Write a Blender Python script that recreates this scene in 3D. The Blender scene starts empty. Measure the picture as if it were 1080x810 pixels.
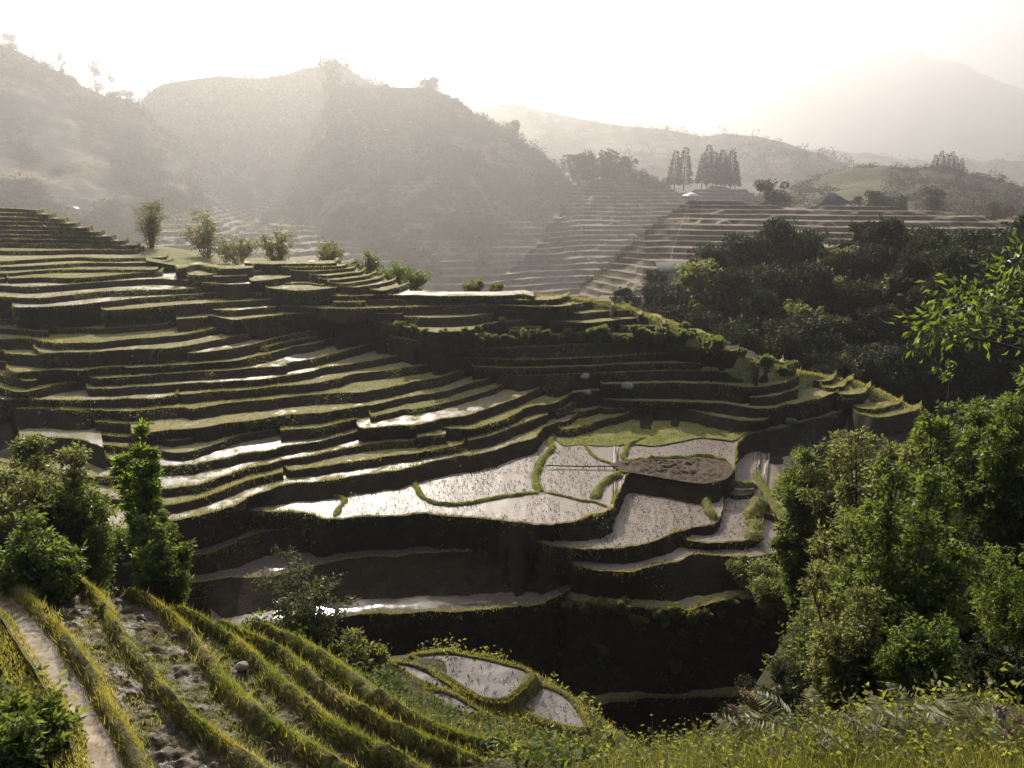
import bpy, math, random
import numpy as np
from mathutils import Vector
random.seed(7); RNG = np.random.default_rng(11)
S = bpy.context.scene; COL = S.collection
# ------------------------------------------------------------------ camera
F = 780.0; PITCH = math.radians(15.0); CP, SP = math.cos(PITCH), math.sin(PITCH)
cam_data = bpy.data.cameras.new('camera'); cam = bpy.data.objects.new('camera', cam_data); COL.objects.link(cam)
cam_data.sensor_width = 36.0; cam_data.lens = 36.0 * F / 1080.0
cam_data.clip_start = 0.1; cam_data.clip_end = 60000
cam.rotation_euler = (math.radians(90) - PITCH, 0, 0); S.camera = cam

def ray(px, py):
    px = np.asarray(px, float); py = np.asarray(py, float)
    v = (405 - py) / F
    return np.stack([(px - 540) / F, CP + v * SP, -SP + v * CP], -1)
def at_z(px, py, z):
    d = ray(px, py); return d * (np.asarray(z, float) / d[..., 2])[..., None]
def at_r(px, py, r):
    d = ray(px, py); return d * (np.asarray(r, float) / np.hypot(d[..., 0], d[..., 1]))[..., None]
def at_d(px, py, D): return ray(px, py) * np.asarray(D, float)[..., None]
def to_px(p):
    D = p[1] * CP - p[2] * SP; u = p[1] * SP + p[2] * CP
    return 540 + F * p[0] / D, 405 - F * u / D

# ------------------------------------------------------------------ noise
def _h(ix, iy, s):
    n = (ix.astype(np.int64) * 374761393 + iy.astype(np.int64) * 668265263 + s * 1442695041) & 0x7fffffff
    n = ((n ^ (n >> 13)) * 1274126177) & 0x7fffffff
    n = n ^ (n >> 16)
    return (n & 0xffff) / 65535.0
def vnoise(x, y, s=0):
    x = np.asarray(x, float); y = np.asarray(y, float)
    ix = np.floor(x); iy = np.floor(y); fx = x - ix; fy = y - iy
    fx = fx * fx * (3 - 2 * fx); fy = fy * fy * (3 - 2 * fy)
    a = _h(ix, iy, s); b = _h(ix + 1, iy, s); c = _h(ix, iy + 1, s); d = _h(ix + 1, iy + 1, s)
    return (a * (1 - fx) + b * fx) * (1 - fy) + (c * (1 - fx) + d * fx) * fy - 0.5
def fbm(x, y, o=4, s=0):
    t = 0; a = 1.0
    for k in range(o):
        t = t + a * vnoise(x * 2 ** k + 13.7 * k, y * 2 ** k - 7.1 * k, s + k); a *= 0.5
    return t

# ------------------------------------------------------------------ materials
def mat(name, build):
    m = bpy.data.materials.new(name); m.use_nodes = True
    nt = m.node_tree; nt.nodes.clear()
    out = nt.nodes.new('ShaderNodeOutputMaterial')
    N = lambda t, **k: _node(nt, t, **k)
    nt.links.new(build(nt, N), out.inputs['Surface'])
    return m
def _node(nt, t, **k):
    n = nt.nodes.new(t)
    for a, b in k.items():
        if a in n.inputs: n.inputs[a].default_value = b
        else: setattr(n, a, b)
    return n
def c4(c): return (c[0], c[1], c[2], 1)
def noise_ramp(nt, N, scale, stops, detail=6, rough=0.6, vec=None):
    if vec is None:
        vec = N('ShaderNodeNewGeometry').outputs['Position']
    n = N('ShaderNodeTexNoise', Scale=scale, Detail=detail, Roughness=rough); nt.links.new(vec, n.inputs['Vector'])
    r = N('ShaderNodeValToRGB'); el = r.color_ramp.elements
    while len(el) > 1: el.remove(el[0])
    el[0].position = stops[0][0]; el[0].color = c4(stops[0][1])
    for p, c in stops[1:]:
        e = el.new(p); e.color = c4(c)
    nt.links.new(n.outputs['Fac'], r.inputs['Fac'])
    return r.outputs['Color']
def mixc(nt, N, fac, a, b, mode='MIX'):
    m = N('ShaderNodeMix', data_type='RGBA', blend_type=mode)
    for s, i in ((fac, 0), (a, 6), (b, 7)):
        if hasattr(s, 'links'): nt.links.new(s, m.inputs[i])
        else: m.inputs[i].default_value = s if i == 0 else c4(s)
    return m.outputs[2]
def bump(nt, N, scale, strength, dist, detail=5):
    g = N('ShaderNodeNewGeometry').outputs['Position']
    n = N('ShaderNodeTexNoise', Scale=scale, Detail=detail, Roughness=0.65); nt.links.new(g, n.inputs['Vector'])
    b = N('ShaderNodeBump', Strength=strength, Distance=dist); nt.links.new(n.outputs['Fac'], b.inputs['Height'])
    return b.outputs['Normal']
def ground_mat(name, stops, scale=0.6, rough=0.95, bs=3.0, bd=0.08, fine=None, spec=0.2):
    def b(nt, N):
        col = noise_ramp(nt, N, scale, stops)
        f2 = noise_ramp(nt, N, scale * 9, [(0.35, (.4, .4, .4)), (0.65, (1.35, 1.35, 1.35))])
        col = mixc(nt, N, 1.0, col, f2, 'MULTIPLY')
        p = N('ShaderNodeBsdfPrincipled', Roughness=rough); p.inputs['Specular IOR Level'].default_value = spec
        nt.links.new(col, p.inputs['Base Color']); nt.links.new(bump(nt, N, bs, 0.8, bd), p.inputs['Normal'])
        return p.outputs['BSDF']
    return mat(name, b)
def wet_mat(name, mud, grass, wet_lo, wet_hi, scale=0.35, r_wet=0.3, bs=6.0, bd=0.03):
    """mud and shallow water with islands of grass or stubble"""
    def b(nt, N):
        g = N('ShaderNodeNewGeometry').outputs['Position']
        n = N('ShaderNodeTexNoise', Scale=scale, Detail=7, Roughness=0.65); nt.links.new(g, n.inputs['Vector'])
        mr = N('ShaderNodeMapRange'); mr.inputs['From Min'].default_value = wet_lo; mr.inputs['From Max'].default_value = wet_hi
        nt.links.new(n.outputs['Fac'], mr.inputs['Value'])
        dry = noise_ramp(nt, N, 2.2, [(0.3, tuple(x * .6 for x in grass)), (0.7, tuple(x * 1.25 for x in grass))])
        wetc = noise_ramp(nt, N, 3.0, [(0.3, tuple(x * .7 for x in mud)), (0.7, tuple(x * 1.2 for x in mud))])
        nrm = bump(nt, N, bs, 0.6, bd)
        a = N('ShaderNodeBsdfPrincipled', Roughness=0.9); nt.links.new(dry, a.inputs['Base Color']); a.inputs['Specular IOR Level'].default_value = .2
        nt.links.new(bump(nt, N, 8, 0.9, 0.12), a.inputs['Normal'])
        w = N('ShaderNodeBsdfPrincipled', IOR=1.33); nt.links.new(wetc, w.inputs['Base Color'])
        rr = N('ShaderNodeMapRange'); rr.inputs['To Min'].default_value = r_wet * .6; rr.inputs['To Max'].default_value = r_wet * 1.5
        n2 = N('ShaderNodeTexNoise', Scale=1.3, Detail=4); nt.links.new(g, n2.inputs['Vector']); nt.links.new(n2.outputs['Fac'], rr.inputs['Value'])
        nt.links.new(rr.outputs['Result'], w.inputs['Roughness']); nt.links.new(nrm, w.inputs['Normal'])
        mx = N('ShaderNodeMixShader'); nt.links.new(mr.outputs['Result'], mx.inputs['Fac'])
        nt.links.new(a.outputs['BSDF'], mx.inputs[1]); nt.links.new(w.outputs['BSDF'], mx.inputs[2])
        return mx.outputs['Shader']
    return mat(name, b)
def leaf_mat(name, c1, c2, trans=0.4, rough=0.5, scale=1.2, spec=0.4, tc=1.6):
    def b(nt, N):
        oi = N('ShaderNodeObjectInfo').outputs['Random']
        g = N('ShaderNodeNewGeometry')
        ad = N('ShaderNodeVectorMath', operation='ADD'); nt.links.new(g.outputs['Position'], ad.inputs[0]); nt.links.new(oi, ad.inputs[1])
        col = noise_ramp(nt, N, scale, [(0.32, c1), (0.68, c2)], vec=ad.outputs[0])
        rnd = N('ShaderNodeMapRange'); rnd.inputs['To Min'].default_value = .65; rnd.inputs['To Max'].default_value = 1.35
        nt.links.new(g.outputs['Random Per Island'], rnd.inputs['Value'])
        hsv = N('ShaderNodeHueSaturation'); nt.links.new(col, hsv.inputs['Color']); nt.links.new(rnd.outputs['Result'], hsv.inputs['Value'])
        p = N('ShaderNodeBsdfPrincipled', Roughness=rough); p.inputs['Specular IOR Level'].default_value = spec
        nt.links.new(hsv.outputs['Color'], p.inputs['Base Color'])
        t = N('ShaderNodeBsdfTranslucent')
        tcn = mixc(nt, N, 1.0, hsv.outputs['Color'], (tc, tc * 1.05, tc * .5), 'MULTIPLY'); nt.links.new(tcn, t.inputs['Color'])
        mx = N('ShaderNodeMixShader', Fac=trans); nt.links.new(p.outputs['BSDF'], mx.inputs[1]); nt.links.new(t.outputs['BSDF'], mx.inputs[2])
        return mx.outputs['Shader']
    return mat(name, b)
def plain(name, c, rough=0.8, var=0.3, scale=4.0):
    def b(nt, N):
        col = noise_ramp(nt, N, scale, [(0.3, tuple(x * (1 - var) for x in c)), (0.7, tuple(x * (1 + var) for x in c))])
        p = N('ShaderNodeBsdfPrincipled', Roughness=rough); nt.links.new(col, p.inputs['Base Color'])
        nt.links.new(bump(nt, N, scale * 3, .4, .02), p.inputs['Normal'])
        return p.outputs['BSDF']
    return mat(name, b)

M = {}
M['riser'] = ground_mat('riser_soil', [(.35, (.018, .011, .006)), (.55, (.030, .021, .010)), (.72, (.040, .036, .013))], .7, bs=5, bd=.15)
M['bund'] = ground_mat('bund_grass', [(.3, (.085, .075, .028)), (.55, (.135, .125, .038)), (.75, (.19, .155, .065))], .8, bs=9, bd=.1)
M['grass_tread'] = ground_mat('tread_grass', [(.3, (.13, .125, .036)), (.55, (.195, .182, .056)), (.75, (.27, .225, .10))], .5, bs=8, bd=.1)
M['stubble'] = wet_mat('tread_stubble', (.15, .12, .085), (.235, .205, .085), .58, .70, .5, .42)
M['damp'] = wet_mat('tread_damp', (.13, .105, .08), (.23, .20, .08), .44, .58, .4, .40)
M['wet'] = wet_mat('tread_wet', (.12, .10, .085), (.22, .19, .09), .39, .52, .45, .38)
M['paddy'] = wet_mat('paddy_mud', (.165, .128, .10), (.15, .12, .075), .22, .36, .5, .42, bs=9, bd=.03)
M['pond'] = wet_mat('pond_mud', (.12, .10, .09), (.12, .10, .07), .22, .36, .5, .62, bs=9, bd=.03)
M['channel'] = wet_mat('channel_water', (.25, .19, .11), (.20, .15, .08), .18, .26, .6, .06, bs=3, bd=.012)
M['mudclod'] = wet_mat('clod_mud', (.06, .043, .028), (.10, .082, .036), .44, .58, 1.2, .34, bs=16, bd=.05)
M['water'] = wet_mat('still_water', (.10, .085, .07), (.16, .13, .06), .22, .34, .6, .10, bs=4, bd=.008)
M['dirt'] = ground_mat('turned_dirt', [(.3, (.065, .045, .03)), (.6, (.125, .092, .062)), (.8, (.18, .14, .10))], 1.5, bs=6, bd=.25)
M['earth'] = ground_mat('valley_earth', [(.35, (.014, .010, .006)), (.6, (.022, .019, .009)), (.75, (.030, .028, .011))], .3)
M['hill_dark'] = ground_mat('hill_scrub', [(.40, (.026, .025, .013)), (.5, (.06, .048, .026)), (.6, (.16, .11, .06))], .014, bs=.3, bd=1.5)
M['hill_terr'] = ground_mat('hill_terrace', [(.3, (.10, .07, .04)), (.55, (.17, .115, .065)), (.75, (.23, .165, .09))], .04, bs=.6, bd=.6)
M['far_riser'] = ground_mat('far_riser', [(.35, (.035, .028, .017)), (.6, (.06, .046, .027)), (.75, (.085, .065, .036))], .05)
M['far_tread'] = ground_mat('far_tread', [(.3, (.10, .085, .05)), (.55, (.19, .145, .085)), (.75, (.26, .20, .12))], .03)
M['hill_green'] = ground_mat('hill_meadow', [(.35, (.05, .052, .022)), (.6, (.10, .085, .04)), (.75, (.14, .11, .055))], .03, bs=.3, bd=1.0)
M['mount'] = ground_mat('mountain_rock', [(.4, (.06, .06, .05)), (.6, (.10, .09, .07))], .004, bs=.02, bd=6)
M['weedground'] = ground_mat('weed_ground', [(.35, (.030, .028, .012)), (.6, (.055, .052, .020)), (.75, (.08, .065, .03))], .9, bs=7, bd=.1)
M['blade'] = leaf_mat('grass_blade', (.10, .09, .03), (.26, .215, .08), .55, .6, .16, tc=1.9)
M['blade_green'] = leaf_mat('grass_green', (.09, .11, .026), (.175, .165, .052), .55, .55, .8, tc=2.1)
M['blade_gold'] = leaf_mat('grass_gold', (.13, .125, .034), (.25, .20, .08), .55, .55, .8, tc=2.1)
M['bank'] = leaf_mat('bank_grass', (.05, .06, .016), (.125, .12, .035), .5, .6, 1.6)
M['leaf_sapling'] = leaf_mat('leaf_sapling', (.09, .125, .022), (.16, .19, .04), .6, .45, 1.2, tc=2.1)
M['stub'] = plain('rice_stubble', (.045, .036, .02), .9)
M['weed'] = leaf_mat('weed_leaf', (.05, .072, .026), (.10, .115, .048), .45, .65, 1.0, spec=.2)
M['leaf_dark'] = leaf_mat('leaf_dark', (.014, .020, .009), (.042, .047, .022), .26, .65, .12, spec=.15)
M['leaf_mid'] = leaf_mat('leaf_mid', (.06, .085, .022), (.125, .145, .045), .56, .42, .9, tc=1.9, spec=.28)
M['leaf_olive'] = leaf_mat('leaf_olive', (.085, .095, .04), (.155, .155, .075), .56, .42, .9, tc=1.9, spec=.28)
M['leaf_bright'] = leaf_mat('leaf_bright', (.07, .10, .018), (.14, .165, .04), .58, .45, 1.2)
M['leaf_gold'] = leaf_mat('leaf_gold', (.09, .085, .028), (.165, .14, .055), .5, .5, .6, tc=1.8)
M['leaf_far'] = leaf_mat('leaf_far', (.032, .034, .016), (.075, .062, .03), .12, .8, .03, spec=.05)
M['leaf_silver'] = leaf_mat('leaf_silver', (.06, .066, .034), (.11, .115, .06), .35, .45, 1.0, spec=.35)
M['bark'] = plain('bark', (.06, .045, .03), .9)
M['fern'] = leaf_mat('fern_frond', (.12, .13, .07), (.22, .21, .13), .4, .55, 2.0, spec=.3)
M['dry'] = plain('dry_stem', (.20, .12, .06), .9)
M['seed'] = plain('seed_head', (.34, .24, .14), .95, .4, 40)
M['petal'] = plain('flower_petal', (.75, .68, .68), .7, .1, 30)
M['rock'] = plain('pale_rock', (.24, .215, .18), .9, .35, 3)
M['darkrock'] = plain('dark_rock', (.06, .055, .045), .9, .35, 3)
M['roofdark'] = ground_mat('roof_dark', [(.3, (.035, .043, .048)), (.7, (.055, .066, .07))], 1, spec=.02)
M['roofwhite'] = plain('roof_white', (.75, .76, .76), .5, .08, 1)
M['greyroof'] = ground_mat('grey_roof', [(.3, (.085, .08, .078)), (.7, (.12, .115, .11))], .6, spec=.03)
M['wood'] = plain('wood_wall', (.14, .10, .07), .9, .3, 2)
M['pole'] = plain('dark_pole', (.03, .025, .02), .6)
M['plastic'] = plain('white_plastic', (.72, .70, .68), .5, .1, 1)
M['hose'] = plain('pale_hose', (.30, .27, .24), .6, .1, 1)

# ------------------------------------------------------------------ mesh helper
def link(o, parent=None):
    COL.objects.link(o)
    if parent is not None: o.parent = parent
    return o
class MB:
    """collects numpy vertex/face blocks for ONE object"""
    def __init__(s): s.v = []; s.f = []; s.m = []; s.n = 0
    def add(s, v, f, m=0):
        v = np.asarray(v, float).reshape(-1, 3); f = np.asarray(f, np.int64)
        s.v.append(v); s.f.append((f + s.n, m)); s.n += len(v)
    def grid(s, P, m=0):
        """P: (a,b,3) ; m: material index or function(row)->index over b"""
        a, b = P.shape[:2]; idx = np.arange(a * b).reshape(a, b)
        q = np.stack([idx[:-1, :-1], idx[1:, :-1], idx[1:, 1:], idx[:-1, 1:]], -1)
        base = s.n; s.v.append(P.reshape(-1, 3)); s.n += a * b
        if callable(m):
            for j in range(b - 1): s.f.append((q[:, j] + base, m(j)))
        else: s.f.append((q.reshape(-1, 4) + base, m))
    def mesh(s, name, mats, smooth=False):
        me = bpy.data.meshes.new(name)
        V = np.concatenate(s.v) if s.v else np.zeros((0, 3))
        loops = []; starts = []; tot = []; mi = []; k = 0
        for f, m in s.f:
            if len(f) == 0: continue
            w = f.shape[1]; loops.append(f.reshape(-1)); n = len(f)
            starts.append(k + np.arange(n) * w); tot.append(np.full(n, w)); k += n * w; mi.append(np.full(n, m))
        L = np.concatenate(loops).astype(np.int32); ST = np.concatenate(starts).astype(np.int32)
        me.vertices.add(len(V)); me.vertices.foreach_set('co', V.astype(np.float32).ravel())
        me.loops.add(len(L)); me.loops.foreach_set('vertex_index', L)
        me.polygons.add(len(ST)); me.polygons.foreach_set('loop_start', ST)
        me.polygons.foreach_set('material_index', np.concatenate(mi).astype(np.int32))
        if smooth: me.polygons.foreach_set('use_smooth', np.ones(len(ST), bool))
        for m_ in mats: me.materials.append(m_)
        me.update(calc_edges=True); me.validate()
        return me
    def build(s, name, mats, parent=None, smooth=False):
        if not isinstance(mats, (list, tuple)): mats = [mats]
        return link(bpy.data.objects.new(name, s.mesh(name, mats, smooth)), parent)
def tag(o, label=None, cat=None, group=None, kind=None):
    if label: o['label'] = label
    if cat: o['category'] = cat
    if group: o['group'] = group
    if kind: o['kind'] = kind
    return o
def struct(o): o['kind'] = 'structure'; return o
def stuff(o, label, cat): return tag(o, label, cat, kind='stuff')
def empty(name, loc, rz=0):
    o = bpy.data.objects.new(name, None); COL.objects.link(o); o.location = loc; o.rotation_euler.z = rz; o.empty_display_size = .2
    return o
def copy_tree(o, parent=None):
    c = o.copy(); COL.objects.link(c)
    if parent is not None: c.parent = parent
    for ch in list(o.children): copy_tree(ch, c)
    return c
def unit(v): return v / np.maximum(np.linalg.norm(v, axis=-1, keepdims=True), 1e-9)
def rand_unit(n): return unit(RNG.normal(size=(n, 3)))
def add_leaves(mb, P, L, W, D=None, m=0, fold=0.15):
    """diamond leaves with a fold; P bases, D directions"""
    n = len(P)
    if n == 0: return
    D = rand_unit(n) if D is None else unit(D)
    side = unit(np.cross(D, rand_unit(n))); up = np.cross(side, D)
    L = np.broadcast_to(L, (n,))[:, None]; W = np.broadcast_to(W, (n,))[:, None]
    mid = P + D * L * .45 + up * L * fold
    v = np.stack([P, mid - side * W * .5, P + D * L, mid + side * W * .5], 1)
    b = np.arange(n)[:, None] * 4
    mb.add(v.reshape(-1, 3), b + np.array([[0, 1, 2, 3]]), m)
def add_blades(mb, P, H, W, lean=.4, m=0, bias=None):
    n = len(P)
    if n == 0: return
    a = RNG.uniform(0, 2 * np.pi, n); s = np.stack([np.cos(a), np.sin(a), 0 * a], -1)
    H = np.broadcast_to(H, (n,))[:, None] * RNG.uniform(.6, 1.3, (n, 1)); W = np.broadcast_to(W, (n,))[:, None]
    b2 = RNG.uniform(0, 2 * np.pi, n); l = np.stack([np.cos(b2), np.sin(b2), 0 * b2], -1) * RNG.uniform(0, lean, (n, 1)) * H
    if bias is not None: l = l + np.asarray(bias) * H
    tip = P + l + np.array([0, 0, 1.]) * H
    v = np.stack([P - s * W * .5, P + s * W * .5, tip], 1)
    b = np.arange(n)[:, None] * 3
    mb.add(v.reshape(-1, 3), b + np.array([[0, 1, 2]]), m)
def add_tube(mb, pts, rad, k=6, m=0):
    pts = np.asarray(pts, float); n = len(pts); rad = np.broadcast_to(rad, (n,))
    T = unit(np.gradient(pts, axis=0)); ref = np.array([0, 0, 1.]) if abs(T[0, 2]) < .9 else np.array([1., 0, 0])
    U = unit(np.cross(T, ref)); V = np.cross(T, U)
    a = np.linspace(0, 2 * np.pi, k + 1)
    P = pts[:, None] + rad[:, None, None] * (np.cos(a)[None, :, None] * U[:, None] + np.sin(a)[None, :, None] * V[:, None])
    mb.grid(P, m)
def crom(pts, step):
    """Catmull-Rom resample of an (n,k) polyline"""
    p = np.asarray(pts, float); n = len(p)
    if n == 2: q = p[None, 0] + np.linspace(0, 1, 12)[:, None] * (p[1] - p[0])
    else:
        e = np.vstack([2 * p[0] - p[1], p, 2 * p[-1] - p[-2]]); out = []
        for i in range(n - 1):
            t = np.linspace(0, 1, 14, endpoint=False)[:, None]; a, b, c, d = e[i], e[i + 1], e[i + 2], e[i + 3]
            out.append(.5 * (2 * b + (c - a) * t + (2 * a - 5 * b + 4 * c - d) * t ** 2 + (3 * b - a - 3 * c + d) * t ** 3))
        q = np.vstack(out + [p[-1:]])
    s = np.concatenate([[0], np.cumsum(np.linalg.norm(np.diff(q, axis=0), axis=1))])
    m = max(int(s[-1] / step) + 1, 3); t = np.linspace(0, s[-1], m)
    return np.stack([np.interp(t, s, q[:, j]) for j in range(q.shape[1])], -1)

# ------------------------------------------------------------------ world, sun, haze
SUN_EL, SUN_AZ = math.radians(30), math.radians(-15)
w = bpy.data.worlds.new('World'); S.world = w; w.use_nodes = True
nt = w.node_tree; bg = nt.nodes['Background']
sky = nt.nodes.new('ShaderNodeTexSky'); sky.sky_type = 'NISHITA'; sky.sun_disc = False
sky.sun_elevation = SUN_EL; sky.sun_rotation = SUN_AZ; sky.dust_density = 4; sky.air_density = 1.0; sky.altitude = 1200
nt.links.new(sky.outputs[0], bg.inputs[0]); bg.inputs[1].default_value = 0.06
sl = bpy.data.lights.new('sun', 'SUN'); sl.energy = 5.0; sl.angle = math.radians(.53); sl.color = (1, .925, .80)
so = bpy.data.objects.new('sun', sl); COL.objects.link(so); so.location = (0, 0, 60)
sd = Vector((math.sin(SUN_AZ) * math.cos(SUN_EL), math.cos(SUN_AZ) * math.cos(SUN_EL), math.sin(SUN_EL)))
so.rotation_euler = (-sd).to_track_quat('-Z', 'Y').to_euler()
HAZE_DENS = 0.000225; HAZE_G = 0.6
def haze_box():
    mb = MB(); x0, x1, y0, y1, z0, z1 = -15000, 15000, -400, 17500, -150, 2050
    v = [(x, y, z) for x in (x0, x1) for y in (y0, y1) for z in (z0, z1)]
    mb.add(v, [(0, 1, 3, 2), (4, 6, 7, 5), (0, 4, 5, 1), (2, 3, 7, 6), (0, 2, 6, 4), (1, 5, 7, 3)])
    m = bpy.data.materials.new('haze_air'); m.use_nodes = True; t = m.node_tree; t.nodes.clear()
    o = t.nodes.new('ShaderNodeOutputMaterial'); pv = t.nodes.new('ShaderNodeVolumePrincipled')
    pv.inputs['Color'].default_value = (.97, .945, .945, 1); pv.inputs['Density'].default_value = HAZE_DENS; pv.inputs['Anisotropy'].default_value = HAZE_G
    t.links.new(pv.outputs[0], o.inputs['Volume'])
    stuff(mb.build('haze', m), 'pale morning haze filling the whole valley up to the mountains', 'haze')
haze_box()

# ------------------------------------------------------------------ terraces: lips traced at known levels
LIPS = []
def lip(z, pts, m='stubble', crest=3.0, drop=None, grass=1.0, bund=.09, curl=True, tw=None):
    q = crom(pts, 2.2)
    P = at_z(q[:, 0], q[:, 1], np.full(len(q), z))
    if curl:
        ends = []
        for e, nb in ((P[0], P[4]), (P[-1], P[-5])):
            d = unit((e - nb) * [1, 1, 0]); rd = unit(e * [1, 1, 0]); a = np.linspace(0, 1, 7)[1:, None]
            ends.append(e + d * .9 * np.sin(a * 1.57) + rd * (1 - np.cos(a * 1.57)) * 1.5 + rd * np.maximum(a - .7, 0) * 2)
        P = np.concatenate([ends[0][::-1], P, ends[1]])
    T = unit(np.gradient(P, axis=0)); nrm = np.stack([-T[:, 1], T[:, 0], 0 * T[:, 0]], -1)
    s = np.concatenate([[0], np.cumsum(np.linalg.norm(np.diff(P, axis=0), axis=1))])
    k = len(LIPS)
    P = P + nrm * (fbm(s * .45, np.full_like(s, k * 7.3), 3, 5)[:, None] * .45 + fbm(s * 2.5, np.full_like(s, k * 3.3), 2, 9)[:, None] * .16)
    LIPS.append(dict(z=z, P=P, phi=np.arctan2(P[:, 0], P[:, 1]), r=np.hypot(P[:, 0], P[:, 1]), m=m, crest=crest, drop=drop, s=s, grass=grass, bund=bund, tw=tw))
    return LIPS[-1]
# -- bottom shelves
lip(-32.2, [(240, 668), (299, 659), (338, 656), (364, 652), (418, 648), (465, 646), (507, 643), (560, 640), (580, 634), (593, 629)], 'water', drop=9)
lip(-32.4, [(590, 626), (600, 632), (607, 635), (640, 639), (673, 642), (720, 644), (753, 636), (787, 633), (840, 630), (900, 628), (960, 622)], 'damp', drop=9)
lip(-30.8, [(170, 624), (200, 617), (231, 612), (253, 609), (275, 609), (300, 606), (330, 598), (370, 590), (420, 587), (465, 583), (520, 581), (560, 580)], 'water', tw=1.7)
lip(-30.3, [(612, 600), (638, 603), (667, 603), (693, 598), (716, 592), (733, 587), (760, 587), (782, 588), (800, 587), (838, 583), (870, 575)], 'paddy')
lip(-29.8, [(728, 572), (751, 574), (782, 571), (797, 566), (801, 558)], 'paddy')
lip(-29.3, [(570, 575), (600, 580), (640, 581), (676, 576), (700, 569), (713, 563), (730, 558), (750, 554), (757, 549)], 'paddy')
lip(-29.5, [(190, 590), (205, 586), (220, 584), (242, 576), (264, 566), (287, 560), (309, 559), (338, 557)], 'water')
lip(-28.0, [(268, 541), (290, 540), (309, 541), (331, 544), (344, 548), (360, 548), (384, 546), (413, 545), (447, 543), (473, 546), (500, 548), (527, 550), (553, 554), (580, 555), (604, 552), (627, 545), (640, 540), (646, 536), (648, 530)], 'paddy')
lip(-28.06, [(646, 531), (651, 522), (656, 512), (661, 503), (669, 500), (693, 504), (716, 508), (738, 511), (751, 510), (764, 506), (772, 499), (775, 488), (777, 470), (787, 460), (804, 455), (827, 451), (853, 444), (880, 437), (905, 428)], 'paddy')
lip(-29.6, [(774, 523), (783, 524), (792, 522), (797, 517), (799, 508), (800, 500)], 'paddy')
lip(-30.0, [(802, 540), (815, 545), (828, 548), (845, 545), (870, 540), (900, 530)], 'damp')
lip(-39.0, [(600, 748), (640, 742), (700, 738), (760, 737), (820, 735), (880, 733), (940, 731)], 'damp', drop=5)
# -- left and centre hillside
lip(-26.9, [(-40, 574), (30, 570), (90, 563), (150, 557), (187, 550), (209, 545), (231, 539), (249, 534), (264, 524), (289, 516), (307, 511), (318, 510), (344, 508), (371, 504), (398, 500), (420, 497), (440, 493), (471, 484), (507, 479), (530, 472), (545, 467), (564, 463), (572, 453), (584, 447), (600, 444), (606, 440)], 'damp')
lip(-26.4, [(312, 497), (353, 491), (384, 486), (420, 481), (440, 479), (467, 474), (484, 470), (492, 463)], 'stubble')
lip(-26.0, [(0, 508), (80, 505), (135, 505), (155, 510), (165, 515), (176, 516), (191, 514), (209, 512), (227, 507), (240, 503), (256, 497), (276, 492), (298, 487), (330, 481), (358, 475), (384, 470), (411, 467), (432, 466)], 'damp')
lip(-25.45, [(120, 486), (155, 491), (182, 492), (200, 492), (213, 489), (240, 484), (260, 479), (287, 476), (300, 473), (333, 467), (353, 462), (374, 457)], 'wet')
lip(-25.4, [(473, 452), (493, 454), (513, 449), (533, 443), (551, 433), (564, 429), (582, 427), (596, 421), (604, 416)], 'grass_tread')
lip(-27.3, [(596, 453), (610, 452), (618, 450.5), (631, 446), (645, 442), (658, 438), (664, 435)], 'grass_tread')
lip(-26.8, [(594, 434), (600, 436), (610, 435.5), (620, 434), (630, 431)], 'grass_tread')
lip(-25.0, [(110, 470), (140, 473), (167, 475), (180, 478), (196, 478), (213, 474), (233, 468), (246, 463), (262, 459), (287, 455)], 'stubble')
lip(-24.65, [(105, 460), (135, 462), (160, 463), (178, 466), (200, 464), (211, 460), (216, 456)], 'stubble')
lip(-24.7, [(385, 453), (420, 449.5), (440, 449), (467, 443), (496, 438), (522, 429), (551, 418), (573, 408), (591, 404), (609, 403)], 'damp')
lip(-24.3, [(395, 440), (420, 434), (440, 432), (467, 426), (498, 418), (520, 411), (538, 402), (549, 397)], 'grass_tread')
lip(-23.8, [(150, 458), (184, 454), (213, 452), (242, 447), (264, 444), (304, 438), (336, 436), (353, 433), (380, 429), (398, 427), (429, 419), (462, 415), (484, 409), (507, 403), (520, 398), (528, 391)], 'stubble')
lip(-23.0, [(20, 432), (64, 433), (93, 433), (142, 434), (169, 432), (191, 431), (202, 432), (222, 429), (249, 425), (282, 422), (316, 418), (349, 416), (376, 415), (402, 411), (420, 407), (438, 403), (467, 398), (489, 391), (501, 384)], 'grass_tread')
lip(-22.3, [(194, 417), (238, 413), (264, 412), (293, 408), (327, 406), (353, 401), (376, 395), (402, 392), (433, 388), (458, 384), (470, 378), (476, 371)], 'stubble')
lip(-21.7, [(100, 411), (140, 409), (186, 406), (222, 404), (242, 403), (271, 401), (302, 397), (327, 393), (344, 388), (376, 384), (409, 378), (424, 375), (436, 370), (442, 365)], 'damp')
lip(-22.3, [(-60, 418), (0, 421), (60, 423), (120, 422), (160, 421), (180, 419)], 'damp')
lip(-21.6, [(-60, 402), (0, 409), (16, 414), (31, 414), (56, 408), (78, 404), (98, 401)], 'grass_tread')
lip(-21.0, [(104, 400), (150, 397), (186, 394), (211, 393), (244, 391), (276, 388), (298, 387), (309, 383), (336, 378), (358, 373), (376, 368), (393, 363), (413, 357)], 'damp')
lip(-20.3, [(-60, 378), (0, 383), (9, 387), (16, 393), (33, 393), (58, 391), (89, 391), (111, 389), (151, 388), (184, 386), (209, 384), (238, 382), (258, 379), (282, 374), (309, 367), (331, 363), (353, 357), (386, 351)], 'stubble')
lip(-19.4, [(205, 373), (220, 371.5), (240, 369), (258, 366), (282, 360), (309, 354), (331, 350.5), (358, 346.5), (384, 344)], 'damp')
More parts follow.
